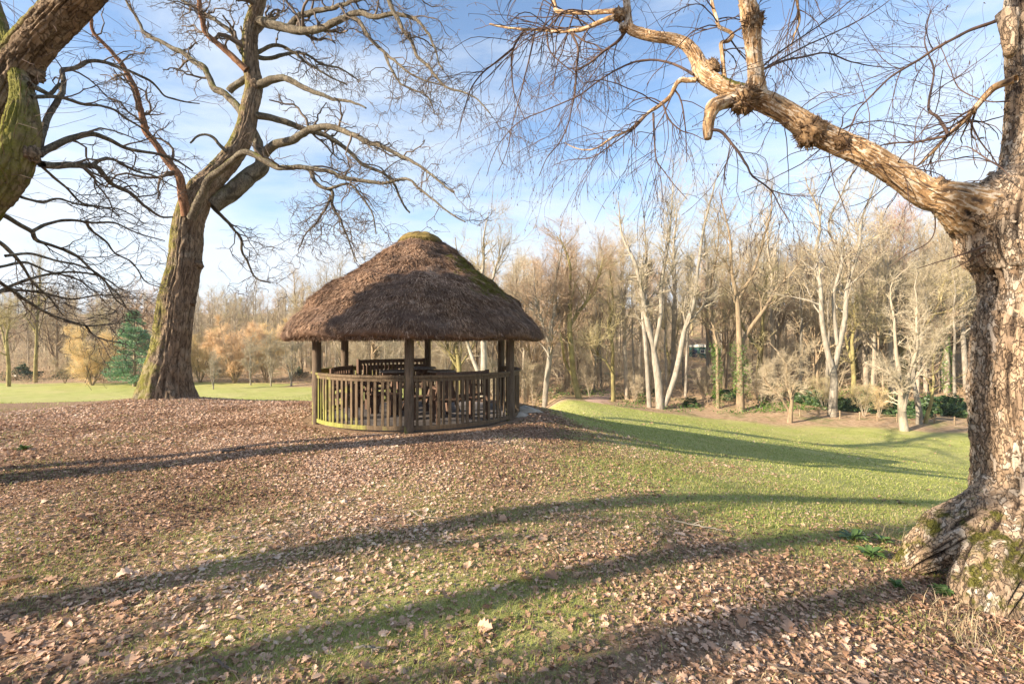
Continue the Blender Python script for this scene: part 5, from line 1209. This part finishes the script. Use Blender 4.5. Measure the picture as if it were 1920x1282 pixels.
p = p + g.normal(size=p.shape) * np.array([.13, .13, .09]) ; dr = nrm(np.stack([np.cos(az[i]), np.sin(az[i]), .25 + 0 * az[i]], -1) + g.normal(size=(nc, 3)) * .5)
e = .13 + .14 * g.random(nc); sd = nrm(np.cross(dr, g.normal(size=(nc, 3)))) * .04
b_.add(np.stack([p - sd, p + sd, p + dr * e[:, None]], 1).reshape(-1, 3), None, np.arange(nc * 3).reshape(-1, 3), attr=np.repeat(np.clip(g.normal(.45, .22, nc), 0, 1), 3))
obj('crown', b_, M['conifer'], t, smooth=False, loc=(0, 0, 0))

# --- evergreen bushes under the trees
def bush_mesh(seed, n=2600):
    g = rng(seed); b_ = MB(); d_ = nrm(g.normal(size=(n, 3))); d_[:, 2] = np.abs(d_[:, 2])
    r_ = (1 + .42 * fbm(d_ * 1.9 + seed, 3)) * (.45 + .55 * g.random(n) ** .4)
    cards(b_, g, d_ * r_[:, None] * np.array([1, 1, .95]), nrm(d_ + .7 * g.normal(size=(n, 3))), .17, .6)
    st_ = MB(); e = nrm(g.normal(size=(9, 3)) * np.array([1, 1, .4]) + np.array([0, 0, 1.0]))
    tubes(st_, np.stack([np.zeros((9, 3)) - [0, 0, .1], e * .45, e * .9], 1), np.outer(np.full(9, .035), [1, .7, .3]), 4)
    m1, m2 = b_.mesh('foliage', False), st_.mesh('stems'); m1.materials.append(M['holly']); m2.materials.append(M['brown_bark']); return m1, m2
BM = [bush_mesh(s) for s in (1, 2, 3)]
BU = [(1525, 42.5, 1.9, 'dark evergreen bush left of the twin-stemmed tree'), (1500, 44, 1.6, 'dark evergreen bush behind the twiggy dome'), (1592, 40.5, 1.2, 'low evergreen bush right of the twin-stemmed trunk'),
      (1640, 41.5, 1.7, 'evergreen bush left of the young lawn tree'), (1668, 39, 1.9, 'large dark evergreen bush behind the young lawn tree'), (1706, 38, 1.5, 'evergreen bush between the young tree and the short pale trunk'),
      (1765, 39, 2.0, 'big evergreen bush left of the birch trunk'), (1795, 38, 1.7, 'evergreen bush touching the birch trunk'), (1296, 43, .9, 'small evergreen bush at the foot of the bank below the hut'),
      (1365, 44.5, 1.5, 'evergreen bush between the ivy-clad trunks'), (1218, 48, .9, 'evergreen bush behind the three-stemmed tree'), (1075, 50, 1.0, 'flat evergreen bush left of the path'),
      (1440, 43.5, 1.0, 'evergreen bush right of the forked ivy tree'), (40, 54, 1.9, 'wide evergreen bush behind the far left tree'), (125, 56, 1.4, 'evergreen bush left of the golden bushy tree'), (420, 58, 1.5, 'dark bush in the shade behind the orange bushes'), (560, 56, 1.3, 'dark evergreen bush left of the shelter railing')]
for q, (px, d, s_, lb) in enumerate(BU):
    t = thing('evergreen_bush', lb, 'bush', stand(px, d), q * 2.1, 'evergreen bushes under the trees'); t.scale = (s_ * .9, s_ * .8, s_ * .75)
    for nm, me in zip(('foliage', 'stems'), BM[q % 3]):
        o = bpy.data.objects.new(nm, me); COL.objects.link(o); o.parent = t
HB = [(1620, 38.2, .55, 'twig_olive', 'yellowish twiggy bush at the lawn edge right of the twin-stemmed tree'), (1648, 37.8, .5, 'twig_yellow', 'bright yellow-green sapling bush at the lawn edge'), (1190, 43.5, .55, 'twig_tan', 'brown twiggy bush left of the slim pale tree'),
      (1105, 45, .6, 'twig_tan', 'brown twiggy bush beside the path'), (1000, 44, .9, 'twig_tan', 'tangled tan bush behind the shelter railing'), (1320, 44, .7, 'twig_tan', 'tan bush under the green hut'), (1425, 42, .8, 'twig_tan', 'tan hazel bush right of the forked ivy tree'),
      (1545, 40.5, .6, 'twig_olive', 'thin olive bush behind the twin-stemmed trunk'), (660, 45, .9, 'twig_tan', 'tan bush seen between the left shelter posts'), (730, 46, 1.0, 'twig_pale', 'pale bush seen behind the front shelter post'), (815, 45, .9, 'twig_tan', 'tan bush seen beside the rear shelter post'), (930, 44, .9, 'twig_pale', 'pale tangled bush seen beside the right shelter posts'), (590, 50, .9, 'twig_tan', 'tan bush at the left shelter post')]
for q, (px, d, s_, tw_, lb) in enumerate(HB): tree_from('hazel', lb, stand(px, d), q * .9, s_, s_ * 1.05, 'twiggy bushes', None, tw_, 'twiggy_bush', 'bush')

# --- trees deeper in the wood, each its own object
g = rng(909); keys = ['ash', 'ashb', 'broad', 'oakb', 'pole', 'poleb', 'dense', 'dense', 'pole', 'ash']
taken = [(f[0], f[1]) for f in FR]; n = 0
LW = 'bare tree among many in the hillside wood behind the right lawn'; LL = 'bare tree among many in the distant wood behind the left lawn'
while n < 165:
    px = 560 + 1340 * g.random(); foot = 45; d = 47 + 24 * g.random() ** 1.1
    if px > 1500: d -= 5
    if 1288 < px < 1340 and d < 68: continue
    p = stand(px, d); k = keys[g.integers(len(keys))]
    tree_from(k, LW, p, g.random() * 6.28, (.66 + .42 * g.random()) * (1 if px > 1060 else .76), None, 'trees deeper in the hillside wood'); n += 1
n = 0
while n < 115:
    px = -330 + 980 * g.random(); d = 62 + 36 * g.random()
    p = stand(px, d); k = keys[g.integers(len(keys))]
    tree_from(k, LL, p, g.random() * 6.28, .46 + .28 * g.random(), None, 'trees of the distant left wood'); n += 1

# --- the far wood reads as one mass
def light(seed, H):
    tr_, cr = grow(seed, H, [straight(rng(seed).normal(0, .05))], .2, 16, 6, 7, spread=36, asc=.08, twr=.02, l3len=(.6, 1.6)); b_ = MB(); b_.add_mesh(tr_.arrays()); b_.add_mesh(cr.arrays()); return b_.arrays()
LT = [light(700 + q, 14) for q in range(4)]; fw = [MB(), MB(), MB()]
for q in range(300):
    a = R(-58 + 116 * g.random()); d = 72 + 85 * g.random() ** .9
    if a < R(-20): d += 22
    x, y = d * math.sin(a) * 1.1, d * math.cos(a) ** .5
    s_ = (.7 + .4 * g.random()) * (.68 if a < R(-12) else 1); rz = g.random() * 6.28; cr_, sr_ = math.cos(rz) * s_, math.sin(rz) * s_
    fw[q % 3].add_mesh(LT[g.integers(4)], np.array([[cr_, -sr_, 0], [sr_, cr_, 0], [0, 0, s_]]), (x, y, hz(x, y)))
fm = MB(); me_ = None
mats = ['twig_tan', 'twig_rust', 'twig_olive']; allm = []
cnt = []
for f in fw: fm.add_mesh(f.arrays()); cnt.append(len(f.arrays()[1]))
o = obj('far_woods', fm, None)
for k in mats: o.data.materials.append(M[k])
o.data.polygons.foreach_set('material_index', np.repeat([0, 1, 2], cnt).astype(np.int32))
tag(o, 'distant bare wood filling the skyline of the hill', 'woods', kind='stuff')

# --- tall thicket between the trunks
tm = MB(); n = 1500
px = -420 + 2450 * g.random(n); dd = 46 + 75 * g.random(n) ** 1.25; dd = np.where(px < 620, dd + 14, dd); x = (px - 960) / F * dd
kk = (woodmask(x, dd) > .8) & ~((px > 1280) & (px < 1345) & (dd < 68)); x, dd = x[kk], dd[kk]
c0 = np.stack([x, dd, height(x, dd)], -1); Hh = 2.2 + 4.2 * g.random(len(c0)) ** 1.5
e = nrm(g.normal(size=(len(c0), 6, 3)) * np.array([.33, .33, 0]) + np.array([0, 0, 1]))
Pp = c0[:, None, None] + e[:, :, None] * (Hh[:, None, None, None] * np.linspace(0, 1, 6)[None, None, :, None]) + np.cumsum(g.normal(size=(len(c0), 6, 6, 3)) * .05, 2) * Hh[:, None, None, None]
Pp = Pp.reshape(-1, 6, 3); Rr_ = np.outer(np.full(len(Pp), .026), np.linspace(1, .3, 6))
b1, q1 = spawn(g, Pp, Rr_, 5, (.15, 1), (38, 14), (.5, 1.6), .3, .6, .012, .45, 4, .14, .1, .05)
b2, q2 = spawn(g, b1, q1, 3, (.2, 1), (38, 14), (.3, .8), .3, .7, .009, .5, 3, .14, .1, .03)
tubes(tm, Pp, Rr_, 3); tubes(tm, b1, q1, 3); tubes(tm, b2, q2, 3)
tag(obj('thicket_undergrowth', tm, M['twig_tan']), 'tan leafless thicket filling the gaps between the woodland trunks', 'thicket', kind='stuff')

# --- bramble and twiggy undergrowth on the woodland floor
um = MB(); n = 1500
px = -200 + 2250 * g.random(n); dd = 42.5 + 36 * g.random(n) ** 1.4; x = (px - 960) / F * dd
kk = (woodmask(x, dd) > .8); x, dd = x[kk], dd[kk]
kk = np.min(np.hypot(x[:, None] - pc[None, :, 0], dd[:, None] - pc[None, :, 1]), 1) > 1.6; x, dd = x[kk], dd[kk]
c0 = np.stack([x, dd, height(x, dd)], -1); st_ = 12; C = np.repeat(c0, st_, 0) + g.normal(size=(len(c0) * st_, 3)) * np.array([.5, .5, 0])
Hh = np.repeat(.5 + 1.3 * g.random(len(c0)) ** 2, st_) * (.5 + .7 * g.random(len(C)))
d1 = g.normal(size=C.shape) * np.array([.5, .5, 0]) + np.array([0, 0, 1]); d2 = g.normal(size=C.shape) * np.array([1, 1, .25])
Pp = np.stack([C, C + d1 * Hh[:, None] * .5, C + d1 * Hh[:, None] * .8 + d2 * Hh[:, None] * .35, C + d1 * Hh[:, None] * .75 + d2 * Hh[:, None] * .9], 1)
tubes(um, Pp, np.outer(np.full(len(C), .012), [1, .8, .7, .4]), 3)
tag(obj('undergrowth', um, M['bramble']), 'brown bramble and dead stems over the woodland floor', 'undergrowth', kind='stuff')
gu = MB(); n = 2600
px = 1000 + 850 * g.random(n); dd = 40 + 9 * g.random(n); x = (px - 960) / F * dd; kk = (woodmask(x, dd) > .6) & (fbm(np.stack([x * .5, dd * .5, x * 0], -1), 3) > .05); x, dd = x[kk], dd[kk]
c0 = np.repeat(np.stack([x, dd, height(x, dd)], -1), 14, 0); c0 = c0 + np.abs(g.normal(size=c0.shape)) * np.array([0, 0, .22]) + g.normal(size=c0.shape) * np.array([.3, .3, 0])
cards(gu, g, c0, nrm(g.normal(size=c0.shape) + np.array([0, 0, 1])), .12)
tag(obj('ground_ivy_foliage', gu, M['ivy'], smooth=False), 'low green ivy and bramble leaves along the wood edge', 'ground cover', kind='stuff')

# ------------------------------------------------------------------ hut and bundles on the wooded bank
hp = stand(1312, 66); hp2 = P(1312, 674, 66)
hz0 = hp2[2]
hut = thing('hut', 'small dark green curved-roof hut on wheels up the wooded bank', 'hut', (hp[0], hp[1], min(hp[2], hz0)))
def hb(name, c, size, m_, par=hut, bevel=.01, rz=R(-32)):
    b_ = MB(); cr_, sr_ = math.cos(rz), math.sin(rz)
    b_.box((hp[0] + c[0] * cr_ - c[1] * sr_, hp[1] + c[0] * sr_ + c[1] * cr_, hz0 + c[2]), size, rz); return obj(name, b_, m_, par, smooth=False, bevel=bevel)
green = simple('green_paint', (.012, .06, .05), (.025, .10, .085), 3, .5, .4, None, 0); navy = simple('dark_glass', (.02, .035, .06), (.03, .05, .09), 3, .2, .5, None, 0)
white = simple('cream_paint', (.55, .55, .48), (.68, .68, .6), 3, .6, .3, None, 0)
hb('body', (0, 0, .95), (2.5, 1.9, 1.6), green)
b_ = MB(); nn = 12; an = np.linspace(0, math.pi, nn); v = []
for yy in (-1.08, 1.08):
    for t_ in an: v.append((1.38 * math.cos(t_), yy, 1.78 + .38 * math.sin(t_)))
v = np.array(v); cr_, sr_ = math.cos(R(-32)), math.sin(R(-32)); v = np.stack([hp[0] + v[:, 0] * cr_ - v[:, 1] * sr_, hp[1] + v[:, 0] * sr_ + v[:, 1] * cr_, hz0 + v[:, 2]], -1)
b_.add(v, [[k, k + 1, nn + k + 1, nn + k] for k in range(nn - 1)] + [[0, nn, 2 * nn - 1, nn - 1]], [[0, k + 1, k] for k in range(1, nn - 1)] + [[nn, nn + k, nn + k + 1] for k in range(1, nn - 1)])
obj('roof', b_, white, hut, smooth=False)
wn = hb('window', (.55, -.965, 1.15), (.62, .05, .5), white); hb('pane', (.55, -1.0, 1.15), (.52, .03, .40), navy, wn)
dr_ = hb('door', (-.5, -.965, .85), (.62, .05, 1.2), navy); hb('handle', (-.28, -1.01, .85), (.05, .05, .12), white, dr_)
for sx in (-.7, .7):
    for sy in (-.8, .8):
        b_ = MB(); a_ = np.arange(16) * 2 * np.pi / 16; cx, cy = sx * cr_ - sy * sr_, sx * sr_ + sy * cr_
        ring = lambda off: np.array([[hp[0] + cx + .24 * math.cos(t_) * cr_ - off * sr_, hp[1] + cy + .24 * math.cos(t_) * sr_ + off * cr_, hz0 + .2 + .24 * math.sin(t_)] for t_ in a_])
        b_.add(np.vstack([ring(-.05), ring(.05), [ring(-.05).mean(0)], [ring(.05).mean(0)]]), [[k, (k + 1) % 16, 16 + (k + 1) % 16, 16 + k] for k in range(16)], [[(k + 1) % 16, k, 32] for k in range(16)] + [[16 + k, 16 + (k + 1) % 16, 33] for k in range(16)])
        obj('wheel', b_, M['brown_bark'], hut, smooth=False)
for px, py, lb, col, s_ in ((1139, 701, 'small teal and white covered bundle up the bank left of the slim tree', (.03, .22, .19), .34), (1159, 702, 'small purple bundle up the bank right of the slim tree', (.09, .035, .15), .36)):
    p = ground_at(px, py, 35); t = thing('bundle', lb, 'bundle', p); g_ = rng(px); nu, nv_ = 20, 10
    th = np.arange(nu) * 2 * np.pi / nu; ph = np.linspace(.02, np.pi * .55, nv_); d_ = np.stack([np.sin(ph)[:, None] * np.cos(th), np.sin(ph)[:, None] * np.sin(th), np.cos(ph)[:, None] * np.ones(nu)], -1)
    v = d_ * (s_ * (1 + .3 * fbm(d_ * 2.2 + px, 3)))[..., None] * np.array([1.3, .9, .95]); i = np.arange(nv_ - 1)[:, None] * nu; j = np.arange(nu)[None]
    q = np.stack([i + j, i + nu + j, i + nu + (j + 1) % nu, i + (j + 1) % nu], -1).reshape(-1, 4)
    b_ = MB(); b_.add(v.reshape(-1, 3), q); obj('cover', b_, simple('cloth', col, tuple(min(1, x * 1.7) for x in col), 6, .8, .2, None, .2), t, loc=(0, 0, 0))
    if px == 1139:
        b_ = MB(); h_ = v[:5] * 1.04 + np.array([0, 0, .015]); b_.add(h_.reshape(-1, 3), q[:4 * nu]); obj('lid', b_, white, t, loc=(0, 0, 0))

# low wire fence along the wood edge
fx = [(1500, 781), (1535, 783), (1575, 785), (1612, 787), (1645, 789), (1682, 791), (1752, 794), (1790, 797), (1815, 799)]
fp = [ground_at(a, b, 28) for a, b in fx]; fen = thing('wire_fence', 'low post and wire fence along the foot of the wood', 'fence', fp[0])
for p in fp: b_ = MB(); b_.box(p + [0, 0, .28], (.07, .07, .72), .3); obj('post', b_, M['brown_bark'], fen, smooth=False)
for h_ in (.3, .52):
    b_ = MB(); q = np.array([[*(p + [0, -.045, h_]), .012] for p in fp]); tubes(b_, q[None, :, :3], q[None, :, 3], 5); obj('wire', b_, M['brown_bark'], fen)

# ------------------------------------------------------------------ sticks and plants on the ground
def stick(label, pts, r_, seed, m_='oak_twig'):
    q = []
    for px, py in pts: p = ground_at(px, py); q.append([p[0], p[1], p[2] + r_ + .025, r_])
    t_ = thing('fallen_stick', label, 'stick', q[0][:3], 0, 'sticks lying on the ground')
    c_ = resample(np.array(q), 14); c_[:, 3] *= np.linspace(1, .5, 14); c_[:, :3] += rng(seed).normal(size=(14, 3)) * r_ * .5
    b_ = MB(); tubes(b_, c_[None, :, :3], c_[None, :, 3], 6); obj('stem', b_, M[m_], t_)
    a_, r2_ = spawn(rng(seed), c_[None, :, :3], c_[None, :, 3], 3, (.3, .9), (40, 10), (.06, .16), 0, .6, .002, .5, 4, .1, .1, 0); a_[..., 2] = np.maximum(a_[..., 2], height(a_[..., 0], a_[..., 1]) + .01)
    b_ = MB(); tubes(b_, a_, r2_, 4); obj('side_twig', b_, M[m_], t_)
stick('long pale straight stick on the grass in the middle right', [(1264, 985), (1305, 993), (1352, 1003)], .009, 1, 'pale_bark')
stick('dark crooked stick in the shadow band left of the shelter', [(418, 854), (440, 850), (455, 843)], .02, 2)
stick('short pale chip of wood near the shadow band on the left', [(308, 881), (325, 878)], .012, 3, 'pale_bark')
stick('thin twig in the leaves at the bottom right', [(1440, 1255), (1500, 1275), (1560, 1278)], .006, 4)
stick('curved pale twig in the leaves under the centre', [(770, 965), (790, 975), (830, 978)], .005, 5, 'pale_bark')
stick('grey twig lying in the shadow band left of the birch root', [(1590, 985), (1640, 990), (1675, 1000)], .006, 6)
stick('bent stick among big leaves at the bottom left', [(400, 1255), (425, 1268), (445, 1275)], .008, 7)
stick('slanting twig at the lower left edge', [(5, 1175), (30, 1160)], .007, 8)
stick('pale twig on the leaves near the bottom centre', [(665, 1236), (715, 1237)], .008, 9, 'pale_bark')
PL = [(1598, 1015, .19, 'leafy green plant nearest the lawn among the birch leaves'), (1632, 1045, .16, 'leafy green plant below the others left of the birch root'), (1655, 1022, .15, 'leafy green plant closest to the tip of the mossy root'), (1770, 1120, .12, 'small green plant between the two mossy birch roots'), (1680, 1108, .10, 'tiny green plant in the shade of the birch root'), (45, 845, .14, 'green plant in the leaves at the far left')]
for q, (px, py, s_, lb) in enumerate(PL):
    p = ground_at(px, py); t = thing('leafy_plant', lb, 'plant', p, 0, 'green plants in the leaf litter'); g_ = rng(800 + q); b_ = MB(); n = 16
    pr_ = np.array([.03, .12, .18, .13, 0]); m_ = 5
    az = np.arange(n) * 2.4 + g_.normal(0, .3, n); el = R(25) + R(45) * g_.random(n); L = s_ * (.6 + .5 * g_.random(n)); u_ = np.linspace(0, 1, m_)
    mid = np.stack([np.cos(az)[:, None] * L[:, None] * u_ * np.cos(el)[:, None], np.sin(az)[:, None] * L[:, None] * u_ * np.cos(el)[:, None], L[:, None] * (u_ * np.sin(el)[:, None] - .45 * u_ ** 2) + .015], -1)
    sd = np.stack([-np.sin(az), np.cos(az), 0 * az], -1)[:, None] * (pr_[None] * L[:, None])[..., None]
    av = np.stack([mid - sd + [0, 0, .01], mid, mid + sd + [0, 0, .01]], 2); bb = (np.arange(n) * m_ * 3)[:, None, None]; i = np.arange(m_ - 1)[None, :, None] * 3; j = np.arange(2)[None, None]
    b_.add(av.reshape(-1, 3), np.stack([bb + i + j, bb + i + j + 1, bb + i + j + 4, bb + i + j + 3], -1).reshape(-1, 4), attr=np.repeat(g_.random(n), m_ * 3))
    obj('leaf_rosette', b_, M['plant'], t, loc=(0, 0, 0))
    b_ = MB(); tubes(b_, np.array([[[0, 0, -.02], [0, 0, .02], [.005, 0, s_ * .4]]]), np.array([[.006, .005, .002]]), 5); obj('stem', b_, M['plant'], t, loc=(0, 0, 0))
g = rng(990); dgm = MB()
for px, py, n, h_ in ((1650, 1000, 60, .22), (1700, 985, 50, .20), (1665, 1015, 40, .16), (1740, 1130, 40, .15), (1800, 1180, 60, .16), (1860, 1230, 60, .16), (1880, 1190, 40, .14)):
    p = ground_at(px, py); blades(dgm, g, p[0] + g.normal(0, .12, n), p[1] + g.normal(0, .12, n), h_, .0032)
tag(obj('dry_grass', dgm, M['dry_grass'], smooth=False), 'bleached tall grass stems round the birch roots', 'grass', kind='stuff')

# ------------------------------------------------------------------ the damp winter air over the valley
hm = bpy.data.materials.new('haze'); hm.use_nodes = True; nt = hm.node_tree; nt.nodes.clear()
ho = nt.nodes.new('ShaderNodeOutputMaterial'); pv = nt.nodes.new('ShaderNodeVolumePrincipled')
pv.inputs['Color'].default_value = (.93, .95, 1.0, 1); pv.inputs['Density'].default_value = .0003; pv.inputs['Anisotropy'].default_value = .2
nt.links.new(pv.outputs[0], ho.inputs['Volume'])
b_ = MB(); b_.box((0, 270, 22), (848, 668, 64)); ob = obj('haze', b_, hm, smooth=False); tag(ob, kind='stuff')
